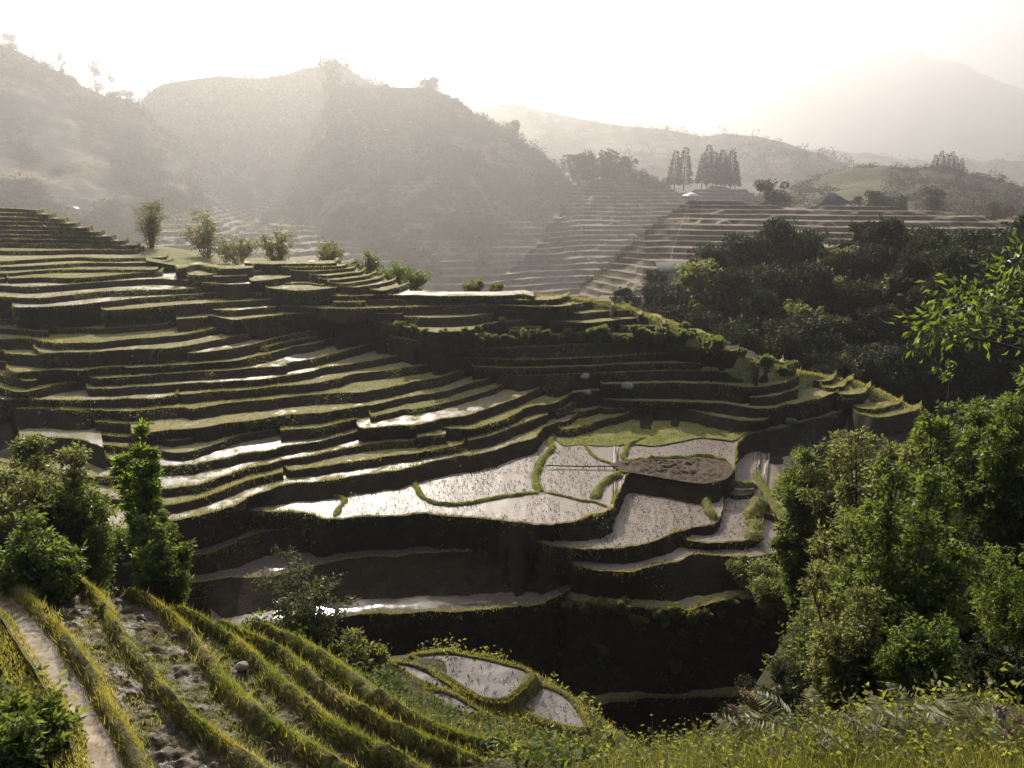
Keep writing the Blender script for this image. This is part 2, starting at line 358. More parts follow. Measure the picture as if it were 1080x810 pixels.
lip(-18.8, [(38, 370), (44, 373), (73, 372), (104, 372), (142, 369), (178, 368), (200, 365), (222, 361), (242, 357), (260, 354), (274, 349)], 'stubble')
lip(-18.2, [(-60, 357), (0, 358), (27, 358), (51, 362), (78, 363), (104, 362), (133, 359), (160, 357), (191, 354), (207, 351), (222, 348), (238, 345), (243, 341)], 'grass_tread')
lip(-17.7, [(34, 345), (56, 347), (89, 347), (120, 347), (142, 345), (169, 343), (182, 340)], 'wet')
lip(-17.2, [(-60, 336), (0, 338), (33, 338), (73, 337), (104, 338), (133, 338), (142, 339), (147, 335)], 'damp')
lip(-16.9, [(150, 330), (184, 329), (205, 331), (222, 334), (240, 337), (249, 338), (264, 336), (298, 333), (320, 331), (360, 330), (420, 332)], 'stubble')
lip(-16.2, [(298, 323), (344, 326), (398, 325.5), (442, 324), (476, 323), (520, 322.5), (548, 323), (575, 324), (600, 323)], 'stubble')
lip(-15.6, [(115, 328), (156, 325), (191, 322), (240, 319), (282, 317), (309, 316), (331, 316.5), (358, 317), (398, 317), (442, 316.5), (500, 316.5), (540, 317), (573, 317), (590, 315.5), (597, 313)], 'stubble', crest=4)
lip(-15.0, [(22, 325), (56, 324), (82, 322), (111, 319), (138, 316), (160, 314), (191, 312), (240, 309.5), (280, 310), (318, 309), (344, 312), (362, 313), (398, 312), (430, 312), (473, 313), (507, 312.5), (533, 312.5), (551, 311), (560, 313)], 'wet', crest=5)
lip(-14.4, [(-60, 312), (0, 314), (40, 315), (67, 313), (89, 310), (111, 308), (144, 307), (178, 306), (205, 305)], 'damp')
lip(-13.7, [(-60, 300), (0, 302), (33, 303), (67, 301), (104, 298), (138, 296), (171, 295), (200, 297), (224, 300), (249, 300.5), (271, 299), (276, 296)], 'wet')
lip(-13.1, [(8, 292), (11, 294), (44, 293), (78, 294), (107, 292), (138, 289), (167, 287), (172, 284)], 'grass_tread')
lip(-12.75, [(-60, 287), (0, 289), (44, 286), (80, 285), (142, 285), (160, 285)], 'grass_tread')
lip(-12.3, [(-60, 281), (0, 282), (33, 281), (89, 278), (133, 278), (169, 277), (180, 275)], 'stubble')
lip(-11.85, [(-60, 275), (0, 276), (22, 275), (78, 272), (111, 273), (169, 272), (176, 270)], 'stubble')
lip(-11.2, [(-60, 264), (0, 265), (44, 265), (80, 264), (111, 264), (142, 264), (150, 261)], 'grass_tread', crest=8)
for j in range(9):
    t = j / 8
    xe = 146 - 100 * t; yl = 257 - 37 * t
    lip(-10.5 + 5.6 * t, [(-70, yl - 2), (0, yl), (xe * .55, yl + 1.0), (xe - 8, yl + 2.2), (xe, yl + .6)], 'stubble', crest=3 if j < 8 else 8, grass=.7)
# small mound of crescents behind, and the broken plots beside it
for j, (x0, y0, x1, y1) in enumerate([(395, 306.5, 428, 302), (362, 303, 415, 297.5), (350, 299, 403, 294), (340, 295, 394, 290.5), (331, 290.5, 383, 287), (310, 286, 374, 283), (300, 282, 365, 280.5), (262, 278.5, 354, 277.5)]):
    lip(-14.4 + j * .36, [(x0, y0), ((x0 * 2 + x1) / 3, y0 + .6), (x1 - 6, y1 + .8), (x1, y1 - 1.2)], 'stubble', crest=3 if j < 7 else 6, grass=.6)
lip(-14.1, [(286, 305), (300, 306), (318, 307), (351, 304.5), (355, 302)], 'stubble')
lip(-13.3, [(270, 297), (290, 295), (304, 293), (309, 290)], 'stubble')
lip(-12.8, [(205, 291), (220, 290.5), (242, 288), (276, 286), (290, 283)], 'stubble')
lip(-12.1, [(188, 284), (198, 282), (211, 280), (225, 283), (240, 284), (264, 283), (270, 279)], 'stubble', crest=6)
# -- right nose and dark bowl
lip(-16.55, [(580, 324), (600, 322.5), (618, 320), (631, 318.5), (641, 319), (646, 323)], 'grass_tread', crest=4)
lip(-17.4, [(575, 332), (591, 331.5), (613, 331), (636, 329), (653, 328), (667, 328), (674, 332)], 'stubble', crest=4)
lip(-18.1, [(372, 339), (400, 341), (430, 346), (455, 351), (470, 351), (493, 349), (518, 342), (545, 339), (562, 338), (591, 339.5), (618, 341), (644, 339), (662, 337), (684, 335.5), (692, 336), (700, 342)], 'stubble', crest=4)
lip(-19.5, [(415, 356), (445, 361), (470, 362), (510, 358), (560, 354), (600, 353), (640, 353), (667, 353.5), (707, 353.5), (733, 353.5), (744, 357), (752, 365)], 'grass_tread', crest=5, grass=2)
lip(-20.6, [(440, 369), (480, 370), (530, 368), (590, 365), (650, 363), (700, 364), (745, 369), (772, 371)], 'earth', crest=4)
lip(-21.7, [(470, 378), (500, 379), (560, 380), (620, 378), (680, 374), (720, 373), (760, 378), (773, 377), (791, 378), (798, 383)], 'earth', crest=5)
lip(-22.5, [(505, 388), (560, 389), (620, 387), (680, 384), (740, 384), (785, 386), (808, 385)], 'damp', crest=4)
lip(-23.3, [(530, 396), (550, 397), (580, 396), (640, 394), (700, 392), (745, 392), (773, 393), (796, 392), (813, 389), (822, 386)], 'damp', crest=4)
lip(-24.3, [(640, 406), (700, 405), (742, 405.5), (764, 407), (782, 409), (800, 409), (818, 406), (836, 402), (842, 398)], 'stubble', crest=4)
lip(-26.0, [(640, 422), (680, 424), (720, 425), (760, 427), (778, 429), (796, 432), (818, 431), (829, 428), (851, 424), (867, 420), (882, 415)], 'stubble', crest=4)
lip(-26.9, [(640, 432), (680, 431.5), (724, 433), (747, 438), (769, 443), (791, 444.5), (807, 443.5), (813, 439)], 'grass_tread')
# small grassy steps on the far shoulder of the nose
for z, p in ((-25.3, [(846, 399), (860, 402), (873, 402.5), (878, 400)]), (-25.7, [(860, 405), (870, 409), (880, 410), (892, 408), (896, 404)]), (-26.1, [(874, 412), (886, 416), (898, 417), (911, 415), (914, 411)]),
             (-26.6, [(879, 418), (888, 421), (897, 422), (903, 420)]), (-27.2, [(895, 426), (911, 432), (929, 431), (945, 428)]), (-27.6, [(905, 437), (925, 441), (950, 438), (965, 434)])):
    lip(z, p, 'grass_tread', crest=3.5, grass=1.2)

def r_at(L, ph):
    o = np.argsort(L['phi']); return np.interp(ph, L['phi'][o], L['r'][o], left=np.nan, right=np.nan)
def fill_steps():
    new = []
    for k, L in enumerate(list(LIPS)):
        z = L['z']
        if z < -27.2 or z > -11.5: continue
        ph, r = L['phi'], L['r']; R = np.array([r_at(q, ph) for q in LIPS]); Z = np.array([q['z'] for q in LIPS])
        up = (Z[:, None] > z + .1) & (R > r[None] - .2); RR = np.where(up, R, np.inf); j = RR.argmin(0); nx = RR.min(0); dz = Z[j] - z
        ok = np.isfinite(nx) & (nx - r > 3.4) & (nx - r < 16) & (dz > .85)
        for run in np.split(np.where(ok)[0], np.where(np.diff(np.where(ok)[0]) > 1)[0] + 1):
            if len(run) < 14: continue
            f = .52 + .2 * fbm(np.arange(len(run)) * .05, np.full(len(run), k * 2.1), 2, 90)
            rr = r[run] + (nx[run] - r[run]) * f; rr = np.convolve(np.pad(rr, 6, mode='edge'), np.ones(13) / 13, mode='valid')
            zz = z + .5 * float(np.median(dz[run])); P = np.stack([np.sin(ph[run]) * rr, np.cos(ph[run]) * rr, np.full(len(run), zz)], -1)
            new.append((zz, P))
    for k, (zz, P) in enumerate(new):
        s = np.concatenate([[0], np.cumsum(np.linalg.norm(np.diff(P, axis=0), axis=1))])
        LIPS.append(dict(z=zz, P=P, phi=np.arctan2(P[:, 0], P[:, 1]), r=np.hypot(P[:, 0], P[:, 1]), m=['stubble', 'damp', 'grass_tread'][k % 3], crest=3, drop=None, s=s, grass=1.0, bund=.09, tw=None))
PHI = np.linspace(math.radians(-42), math.radians(36), 900)
fill_steps()
RT = np.array([r_at(L, PHI) for L in LIPS]); ZT = np.array([L['z'] for L in LIPS])
TREADW = 1.35; tstub = MB()
fringe = MB(); rweed = MB()          # grass along the lips
MI = {k: i for i, k in enumerate(['riser', 'bund', 'grass_tread', 'stubble', 'damp', 'wet', 'paddy', 'earth', 'water'])}
TM = [M[k] for k in MI]
for k, L in enumerate(LIPS):
    ph, r, P, z = L['phi'], L['r'], L['P'], L['z']; n = len(ph)
    R = np.array([r_at(q, ph) for q in LIPS])
    up = (ZT[:, None] > z + .1) & (R > r[None] - .2); nxt = np.where(up, R, np.inf).min(0)
    lo = (ZT[:, None] < z - .1) & (R < r[None] + .2); zl = np.where(lo, np.broadcast_to(ZT[:, None], R.shape), -np.inf).max(0)
    has = np.isfinite(nxt) & (nxt < r + 26); r1 = np.where(has, nxt + .35, r + L['crest'])
    zb = np.where(np.isfinite(zl) & (zl > z - (6 if z < -27.9 else 3.2)), zl - .25, z - (L['drop'] or 1.6))
    H = z - zb
    jl = np.where(lo, np.broadcast_to(ZT[:, None], R.shape), -1e9).argmax(0); gap = np.where(np.isfinite(zl), r - R[jl, np.arange(n)], .5); gap = np.where(np.isfinite(gap), gap, .5)
    lean = np.clip(np.minimum(H * 1.5, gap - TREADW), H * .2, None)
    if L['tw']: lean = np.clip(gap - L['tw'], H * .2, None)
    lean = np.convolve(np.pad(lean, 4, mode='edge'), np.ones(9) / 9, mode='valid')
    dirx = np.stack([np.sin(ph), np.cos(ph), 0 * ph], -1)
    mb = MB()
    # riser, five rows, rough and leaning back
    rows = []
    for t in np.linspace(0, 1, 6):
        hh = zb + (z + L['bund'] - zb) * t
        off = -(1 - t) * lean + .22 * fbm(L['s'] * 1.3, hh * 1.6 + k, 3, 31) * (1 if 0 < t < 1 else .3)
        Q = P + dirx * off[:, None]; Q = Q.copy(); Q[:, 2] = hh + (.06 * fbm(L['s'] * 1.1, np.full(n, k * 2.7), 2, 17) if t == 1 else 0)
        rows.append(Q)
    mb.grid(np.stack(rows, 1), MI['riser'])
    # bund top and tread
    bw = np.minimum(.45, (r1 - r) * .4)
    rows = [rows[-1]]
    for a, h in ((.55, L['bund'] + .02), (1.0, .02)):
        Q = P + dirx * (bw * a)[:, None]; Q = Q.copy(); Q[:, 2] = z + h + .05 * fbm(L['s'] * 1.4, np.full(n, k * 5.1 + a), 2, 23); rows.append(Q)
    nb = len(rows)
    for t in (0.02, .12, .25, .4, .55, .7, .85, 1.0):
        rr = r + bw + (r1 - r - bw) * t; Q = dirx * rr[:, None]; Q[:, 2] = z + .06 * fbm(Q[:, 0] * .8, Q[:, 1] * .8, 3, 3); rows.append(Q)
    tm = MI[L['m']]
    mb.grid(np.stack(rows, 1), lambda j: MI['bund'] if j < nb - 1 else tm)
    # the hill falls away behind a crest
    c = ~has
    if c.any():
        seg = np.where(c)[0]
        for run in np.split(seg, np.where(np.diff(seg) > 1)[0] + 1):
            if len(run) < 2: continue
            e0 = dirx[run] * (r1[run])[:, None]; e0[:, 2] = rows[-1][run][:, 2]
            e1 = dirx[run] * (r1[run] + 7)[:, None]; e1[:, 2] = z - 4
            mb.grid(np.stack([e0, e1], 1), MI['grass_tread'])
    # closed ends
    for i in (0, n - 1):
        e = np.stack([np.stack([rows[0][i], rows[0][i] * np.array([1, 1, 0]) + np.array([0, 0, zb[i]])]), np.stack([rows[-1][i], rows[-1][i] * np.array([1, 1, 0]) + np.array([0, 0, zb[i]])])])
        mb.grid(e, MI['riser'])
    struct(mb.build('rice_terrace', TM))
    # fringe
    length = L['s'][-1]; cnt = int(length * 44 * L['grass'])
    si = RNG.uniform(0, length, cnt); den = fbm(si * .45, np.full(cnt, k * 1.7), 3, 41); keep = den + RNG.uniform(-.3, .3, cnt) > -.14; si = si[keep]; den = den[keep]
    base = np.stack([np.interp(si, L['s'], P[:, j]) for j in range(3)], -1)
    pf = np.interp(si, L['s'], ph); dd = np.stack([np.sin(pf), np.cos(pf), 0 * pf], -1)
    o = RNG.normal(.2, .3, len(si)); base = base + dd * o[:, None]; base[:, 2] += np.where(o < 0, o * .9, 0) + np.where(o > .45, 0, L['bund']) - .04
    add_blades(fringe, base, RNG.uniform(.08, .30, len(si)) * (1 + 1.2 * np.clip(den, 0, 1)), RNG.uniform(.03, .09, len(si)), .8)
    if L['m'] not in ('paddy', 'water', 'earth'):
        cnt = int(length * 26); si = RNG.uniform(0, length, cnt); b = np.stack([np.interp(si, L['s'], P[:, j]) for j in range(3)], -1); pf = np.interp(si, L['s'], ph); dd = np.stack([np.sin(pf), np.cos(pf), 0 * pf], -1)
        b = b + dd * (np.interp(si, L['s'], bw) + RNG.uniform(0, 1, cnt) * np.minimum(np.interp(si, L['s'], r1 - r - bw), 5))[:, None]; b = b[fbm(b[:, 0] * .5, b[:, 1] * .5, 3, 47) > -.12]
        add_blades(tstub, b, RNG.uniform(.06, .2, len(b)), RNG.uniform(.04, .09, len(b)), .8)
    # weeds clinging to the bank
    cnt = int(length * 14 * L['grass']); si = RNG.uniform(0, length, cnt); den = fbm(si * .22, np.full(cnt, k * 4.7), 3, 43); si = si[den + RNG.uniform(-.1, .1, cnt) > .2]
    if len(si):
        tq = RNG.uniform(0, 1, len(si)) ** 1.6; b = np.stack([np.interp(si, L['s'], P[:, j]) for j in range(3)], -1); pf = np.interp(si, L['s'], ph); dd = np.stack([np.sin(pf), np.cos(pf), 0 * pf], -1)
        b = b - dd * (np.interp(si, L['s'], lean) * tq + .1)[:, None]; b[:, 2] -= np.interp(si, L['s'], H) * tq * .9
        b = np.repeat(b, 5, 0) + RNG.normal(0, .13, (len(b) * 5, 3)); add_leaves(rweed, b, RNG.uniform(.1, .26, len(b)), RNG.uniform(.05, .13, len(b)), rand_unit(len(b)) - np.array([0, .6, 0]))
stuff(fringe.build('terrace_grass', M['blade']), 'short yellow-green grass fringing the lips of the rice terraces', 'grass')

stuff(tstub.build('terrace_stubble', M['blade']), 'straw-coloured stubble and grass on the flat terraces', 'stubble')
stuff(rweed.build('bank_weeds', M['leaf_olive']), 'scattered weeds clinging to the dark terrace banks', 'weeds')
# base hillside below the terraces
def base_hill():
    rr = np.concatenate([np.linspace(40, 56, 14), np.linspace(57, 150, 150), np.linspace(153, 235, 28)])
    P = np.zeros((len(PHI), len(rr), 3))
    for i, ph in enumerate(PHI):
        ok = np.isfinite(RT[:, i]); r = RT[ok, i]; z = ZT[ok]; o = np.argsort(r); r = r[o]; z = z[o]
        if len(r):
            keep = [0]
            for j in range(1, len(r)):
                if r[j] > r[keep[-1]] + .3: keep.append(j)
            r = r[keep]; z = np.maximum.accumulate(z[keep]); r0, z0, r1, z1 = r[0], z[0], r[-1], z[-1]
            xs = np.concatenate([[38, min(47, r0 - 3), r0 - 1.5], r + .6, [r1 + 9, r1 + 34, 240]])
            ys = np.concatenate([[-43, -42, max(z0 - 7, -42)], z - 1.35, [z1 - 4.5, z1 - 18, -44]])
        else: xs = [38, 240]; ys = [-43, -44]
        zz = np.interp(rr, xs, ys)
        P[i, :, 0] = np.sin(ph) * rr; P[i, :, 1] = np.cos(ph) * rr; P[i, :, 2] = zz
    # smooth across azimuth so that lip ends leave no walls
    Z = P[..., 2].copy()
    for _ in range(4):
        Z[1:-1] = np.minimum(Z[1:-1], (Z[:-2] + Z[2:] + Z[1:-1]) / 3)
    P[..., 2] = Z + .25 * fbm(P[..., 0] * .5, P[..., 1] * .5, 3, 8)
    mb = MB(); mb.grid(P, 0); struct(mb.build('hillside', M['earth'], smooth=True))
base_hill()
def ground_disc():
    mb = MB(); a = np.linspace(0, 2 * np.pi, 97); R = np.array([0.1, 60, 200, 500, 1200, 3000, 14500])
    P = np.stack([np.sin(a)[:, None] * R, np.cos(a)[:, None] * R, np.array([0, 0, 0, 0, 0, 0, 0])[None] * np.ones((97, 1)) - 148.0], -1); P[..., 1] = np.maximum(P[..., 1], -390)
    mb.grid(P); struct(mb.build('ground', M['hill_green']))
ground_disc()
# ------------------------------------------------------------------ paddies on the main bench
def inpoly(x, y, poly):
    p = np.asarray(poly, float); c = np.zeros(len(x), bool); j = len(p) - 1
    for i in range(len(p)):
        a, b = p[i], p[j]
        t = ((a[1] > y) != (b[1] > y)) & (x < (b[0] - a[0]) * (y - a[1]) / (b[1] - a[1] + 1e-12) + a[0])
        c ^= t; j = i
    return c
def in_area(poly_px, z, dens):
    W = at_z([p[0] for p in poly_px], [p[1] for p in poly_px], np.full(len(poly_px), z))
    lo, hi = W[:, :2].min(0), W[:, :2].max(0); n = int(np.prod(hi - lo) * dens)
    q = RNG.uniform(lo, hi, (n, 2)); return q[inpoly(q[:, 0], q[:, 1], W[:, :2])]
def sheet(name, poly_px, z, m, amp=0.0, step=.35, scale=1.0):
    """a ground sheet filling a traced outline, roughened inside"""
    q = crom(list(poly_px) + [poly_px[0]], 4)[:-1]; W = at_z(q[:, 0], q[:, 1], np.full(len(q), z)); c = W.mean(0)
    mb = MB(); rows = []
    for t in np.linspace(1, 0.02, max(6, int(np.linalg.norm(W - c, axis=1).max() / step))):
        Q = c + (W - c) * t; Q[:, 2] = z + amp * (fbm(Q[:, 0] * scale, Q[:, 1] * scale, 4, 4) + .25) * min(1, (1 - t) * 5); rows.append(Q)
    P = np.stack(rows, 1); P = np.concatenate([P, P[:1]]); mb.grid(P); return struct(mb.build(name, m))
pgrass = MB()
def ridge(pts, z, w=.45, h=.22, dens=90, name='paddy_bund'):
    q = crom(pts, 2.0); P = at_z(q[:, 0], q[:, 1], np.full(len(q), z)); n = len(P)
    T = unit(np.gradient(P, axis=0)); N = np.stack([-T[:, 1], T[:, 0], 0 * T[:, 0]], -1)
    s = np.concatenate([[0], np.cumsum(np.linalg.norm(np.diff(P, axis=0), axis=1))]); rows = []
    P = P + N * (.18 * fbm(s * .8, s * 0 + pts[0][0], 3, 2))[:, None]
    end = np.clip(np.minimum(s, s[-1] - s) / .5, .05, 1)
    for a in (-1, -.8, -.4, 0, .4, .8, 1):
        Q = P + N * (a * w * (.8 + .6 * fbm(s * .9, s * 0 + 3 + pts[0][1], 2, 6)) * (.6 + .4 * end))[:, None]; Q[:, 2] = z - .05 + (h + .05) * (1 - abs(a) ** 2.2) * end * (1 + .7 * fbm(s * 1.5, s * 0 + a, 3, 7)); rows.append(Q)
    mb = MB(); mb.grid(np.stack(rows, 1)); struct(mb.build(name, M['bund']))
    c = int(s[-1] * dens); si = RNG.uniform(0, s[-1], c); b = np.stack([np.interp(si, s, P[:, j]) for j in range(3)], -1); nn = np.stack([np.interp(si, s, N[:, j]) for j in range(3)], -1)
    off = RNG.uniform(-1, 1, c); b = b + nn * (off * w * .9)[:, None]; b[:, 2] = z + h * (1 - abs(off) ** 2.2) - .03
    add_blades(pgrass, b, RNG.uniform(.07, .2, c), .05, .7)
ZM = -27.98
ridge([(460, 495), (446, 498), (438, 505), (439, 514), (444, 523), (453, 529), (467, 532), (491, 531), (518, 526), (540, 523), (569, 519.5)], ZM, .40, .2)
ridge([(585, 460), (579, 467), (583, 474), (575, 481), (570, 488), (567, 496), (565, 505), (567, 514), (572, 519.5)], ZM, .55, .32, 130)
ridge([(574, 519), (593, 523), (611, 528), (626, 529.5), (642, 535)], ZM, .22, .12)
ridge([(616, 463), (620, 474), (629, 483), (642, 488.5), (650, 492)], ZM, .25, .14)
ridge([(680, 461), (664, 469), (659, 476), (657, 483), (662, 487)], ZM, .4, .25)
ridge([(662, 487), (690, 484), (720, 483.5), (737, 481.5), (755, 484), (769, 488)], ZM, .5, .3)
ridge([(628, 527), (630, 519), (637, 511), (647, 503), (656, 500)], ZM, .6, .4)
ridge([(299, 513), (315, 518), (330, 519), (348, 522), (360, 525), (363, 530), (357, 538), (352, 545)], ZM, .4, .2)
ridge([(797, 498), (806, 515), (815, 530), (828, 548)], -29.4, .5, .3); ridge([(818, 505), (830, 522), (845, 538), (860, 552)], -29.7, .5, .3); ridge([(842, 512), (855, 525), (872, 545)], -29.9, .5, .3)
ridge([(750, 520), (745, 528), (748, 538), (757, 549)], -29.2, .6, .45); ridge([(752, 518), (765, 513), (785, 513), (797, 511)], -29.2, .5, .5)
ridge([(790, 548), (796, 556), (793, 564), (806, 566)], -29.7, .8, .5); ridge([(803, 528), (796, 538), (790, 548)], -29.7, 1.0, .7)
GREEN = [(585, 463), (605, 453), (640, 448), (665, 441), (700, 438), (740, 443), (775, 450), (797, 452), (785, 458), (772, 465), (755, 461), (735, 462), (715, 466), (690, 470), (665, 468), (650, 470), (630, 470), (610, 469), (595, 470)]
sheet('paddy_grass_bed', GREEN, -27.93, M['grass_tread'], .1)
DIRT = [(643, 489), (660, 485), (690, 484), (720, 484), (735, 482), (752, 484), (769, 488), (773, 497), (766, 505), (751, 509), (738, 510), (716, 507), (693, 503), (669, 499), (655, 497)]
sheet('turned_earth_plot', DIRT, -27.86, M['dirt'], .34, .2, 2.6)
EDGE = [(658, 509), (690, 509), (715, 514), (742, 521), (744, 528), (715, 525), (690, 519), (663, 514)]
sheet('paddy_edge_grass', EDGE, -29.22, M['grass_tread'], .08)
def turf(poly, z, dens, h, w, mb=pgrass, lean=.6):
    q = in_area(poly, z, dens); P = np.column_stack([q, np.full(len(q), z)])
    k = fbm(P[:, 0] * .6, P[:, 1] * .6, 3, 12) > -.35; P = P[k]
    add_blades(mb, P, RNG.uniform(h * .5, h * 1.2, len(P)), w, lean)
turf(GREEN, -27.9, 45, .16, .06); turf(EDGE, -29.2, 60, .2, .06)
stuff(pgrass.build('paddy_grass', M['blade_green']), 'low green grass on the bunds and edges of the wet paddies', 'grass')
stub = MB()
for poly, z, d in (([(442, 500), (470, 492), (510, 482), (545, 470), (575, 466), (577, 478), (566, 492), (564, 512), (560, 520), (518, 525), (480, 530), (455, 527), (443, 518)], ZM, 10),
                   ([(365, 530), (400, 512), (436, 503), (438, 516), (447, 528), (470, 534), (520, 529), (571, 523), (610, 531), (638, 537), (600, 550), (550, 551), (480, 545), (400, 543), (365, 545)], ZM, 8),
                   ([(574, 482), (590, 472), (616, 472), (628, 486), (642, 491), (628, 508), (624, 525), (596, 522), (572, 516), (569, 500)], ZM, 8),
                   ([(662, 515), (715, 527), (745, 530), (744, 545), (752, 551), (712, 562), (676, 574), (640, 579), (600, 577), (655, 560), (655, 540), (643, 525)], -29.25, 12),
                   ([(660, 480), (665, 472), (700, 470), (740, 464), (770, 466), (772, 478), (760, 484), (700, 482)], ZM, 5),
                   ([(625, 600), (690, 596), (735, 585), (830, 580), (825, 555), (800, 575), (740, 578), (715, 590)], -30.25, 7),
                   ([(735, 570), (790, 568), (795, 545), (780, 530), (760, 525), (755, 545)], -29.75, 9)):
    q = in_area(poly, z, d); q = q[fbm(q[:, 0] * .35, q[:, 1] * .35, 3, 19) > -.3]
    P = np.column_stack([q, np.full(len(q), z + .03)]); P = np.repeat(P, 3, 0) + RNG.normal(0, .05, (len(P) * 3, 3)) * [1, 1, 0]
    add_blades(stub, P, RNG.uniform(.06, .18, len(P)), RNG.uniform(.03, .08, len(P)), .5)
stuff(stub.build('rice_stubble', M['stub']), 'cut rice stubble standing in the wet paddies', 'stubble')

# ------------------------------------------------------------------ hills
def hill(name, sky_pts, foot_pts, m, nu=160, nv=60, amp=6.0, step=None, sharp=1.0, back=.5, nsc=.02, seed=0, rough_sky=0.0):
    sp, fp = np.asarray(sky_pts, float), np.asarray(foot_pts, float)
    px = np.linspace(sp[0, 0], sp[-1, 0], nu)
    sy = np.interp(px, sp[:, 0], sp[:, 1]); sdist = np.interp(px, sp[:, 0], sp[:, 2])
    sy = sy + rough_sky * fbm(px * .06, px * 0, 4, seed)
    fy = np.interp(px, fp[:, 0], fp[:, 1]); fd = np.interp(px, fp[:, 0], fp[:, 2])
    A = at_r(px, fy, fd); B = at_r(px, sy, sdist)
    # put the foot under the same azimuth as the crest
    az = np.arctan2(B[:, 0], B[:, 1]); A[:, 0] = np.sin(az) * fd; A[:, 1] = np.cos(az) * fd
    V = np.concatenate([np.linspace(0, 1, nv), 1 + np.linspace(.05, back, 10)])
    P = np.zeros((nu, len(V), 3))
    for j, v in enumerate(V):
        if v <= 1:
            Q = A + (B - A) * v; Q[:, 2] = A[:, 2] + (B[:, 2] - A[:, 2]) * v ** sharp
        else:
            Q = A + (B - A) * v; Q[:, 2] = B[:, 2] - (B[:, 2] - A[:, 2]) * (v - 1) * 1.2 - (v - 1) * 12
        env = math.sin(math.pi * min(v, 1)) ** .7 if v < 1 else 0
        Q[:, 2] += amp * env * fbm(Q[:, 0] * nsc, Q[:, 1] * nsc, 4, seed + 3)
        P[:, j] = Q
    if step:
        z = P[..., 2] + step * (1.3 * fbm(P[..., 0] * nsc * 1.6, P[..., 1] * nsc * 1.6, 3, seed + 9) + .35 * fbm(P[..., 0] * .09, P[..., 1] * .09, 2, seed + 10)); f = z / step - np.floor(z / step)
        zz = (np.floor(z / step) + np.clip((f - .5) / .22, 0, 1)) * step; k = (V <= 1)[None, :]; P[..., 2] = np.where(k, zz, P[..., 2])
    mb = MB()
    if step and m is None:
        idx = np.arange(P.shape[0] * P.shape[1]).reshape(P.shape[:2]); q = np.stack([idx[:-1, :-1], idx[1:, :-1], idx[1:, 1:], idx[:-1, 1:]], -1).reshape(-1, 4)
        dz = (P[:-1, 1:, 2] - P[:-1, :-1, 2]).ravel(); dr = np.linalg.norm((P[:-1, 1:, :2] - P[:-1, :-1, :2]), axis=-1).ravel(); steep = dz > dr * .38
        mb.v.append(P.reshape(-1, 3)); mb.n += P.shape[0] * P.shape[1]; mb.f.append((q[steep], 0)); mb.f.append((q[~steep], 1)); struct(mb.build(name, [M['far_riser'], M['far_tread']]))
    else: mb.grid(P); struct(mb.build(name, m, smooth=step is None))
    Pf = P[:, :nv]
    def surf(x, v):
        """point at picture column x (a bearing) and fraction v of the slope"""
        i = np.clip((np.asarray(x, float) - px[0]) / (px[-1] - px[0]) * (nu - 1), 0, nu - 1).round().astype(int); j = np.clip(np.asarray(v) * (nv - 1), 0, nv - 1).round().astype(int)
        return Pf[i, j]
    surf.range = (px[0], px[-1]); return surf
hA = hill('hill', [(-260, 0, 1680), (-120, 24, 1680), (0, 48, 1660), (20, 54, 1640), (43, 67, 1620), (70, 79, 1600), (87, 91, 1580), (110, 101, 1560), (133, 104, 1530), (147, 110, 1500), (157, 124, 1480), (175, 138, 1450), (190, 151, 1430), (201, 166, 1400), (207, 186, 1370), (213, 210, 1330), (226, 235, 1280), (255, 262, 1200), (275, 290, 1150)],
          [(-260, 266, 1000), (275, 290, 1053)], M['hill_dark'], 240, 80, 48, seed=1, nsc=.0045)
hB = hill('hill', [(160, 318, 1000), (190, 304, 1050), (215, 288, 1105), (240, 270, 1160), (262, 254, 1215), (282, 230, 1280), (298, 206, 1330), (312, 182, 1370), (325, 156, 1410), (336, 128, 1440), (345, 104, 1460), (356, 90, 1470), (370, 86, 1480), (385, 90, 1480), (405, 89, 1480), (430, 94, 1470), (450, 92, 1460), (483, 106, 1440), (503, 122, 1420), (533, 136, 1390), (567, 160, 1330), (590, 180, 1250), (612, 205, 1120), (640, 260, 960), (660, 320, 880)],
          [(190, 326, 868), (660, 336, 789)], M['hill_dark'], 260, 190, 42, step=7.0, seed=2, nsc=.0045)
hB2 = hill('hill', [(40, 230, 1652), (90, 190, 1749), (120, 160, 1797), (142, 116, 1846), (155, 99, 1846), (170, 89, 1846), (200, 84, 1846), (233, 80, 1846), (270, 83, 1846), (300, 79, 1826), (320, 72, 1806), (345, 69, 1797), (365, 71, 1787), (385, 84, 1777), (410, 96, 1768), (450, 124, 1749), (520, 160, 1749)], [(100, 240, 1585), (520, 240, 1585)], M['hill_dark'], 140, 50, 60, seed=3, nsc=.0035)
hV = hill('terraced_valley', [(150, 190, 1684), (185, 180, 1710), (210, 182, 1710), (240, 205, 1684), (262, 222, 1632), (290, 205, 1579), (330, 190, 1579), (360, 200, 1579), (380, 230, 1474)], [(150, 275, 868), (380, 285, 868)], None, 220, 320, 8, step=5.5, seed=4)
hC = hill('hill', [(440, 170, 3180), (480, 140, 3180), (510, 112, 3180), (545, 110, 3180), (600, 123, 3180), (650, 132, 3180), (700, 136, 3129), (740, 144, 3053), (765, 141, 3002), (800, 144, 2925), (830, 151, 2798), (860, 162, 2671), (900, 178, 2544), (950, 192, 2416), (1010, 205, 2289)], [(440, 240, 1780), (1010, 225, 1780)], M['hill_dark'], 180, 60, 60, seed=5, nsc=.003)
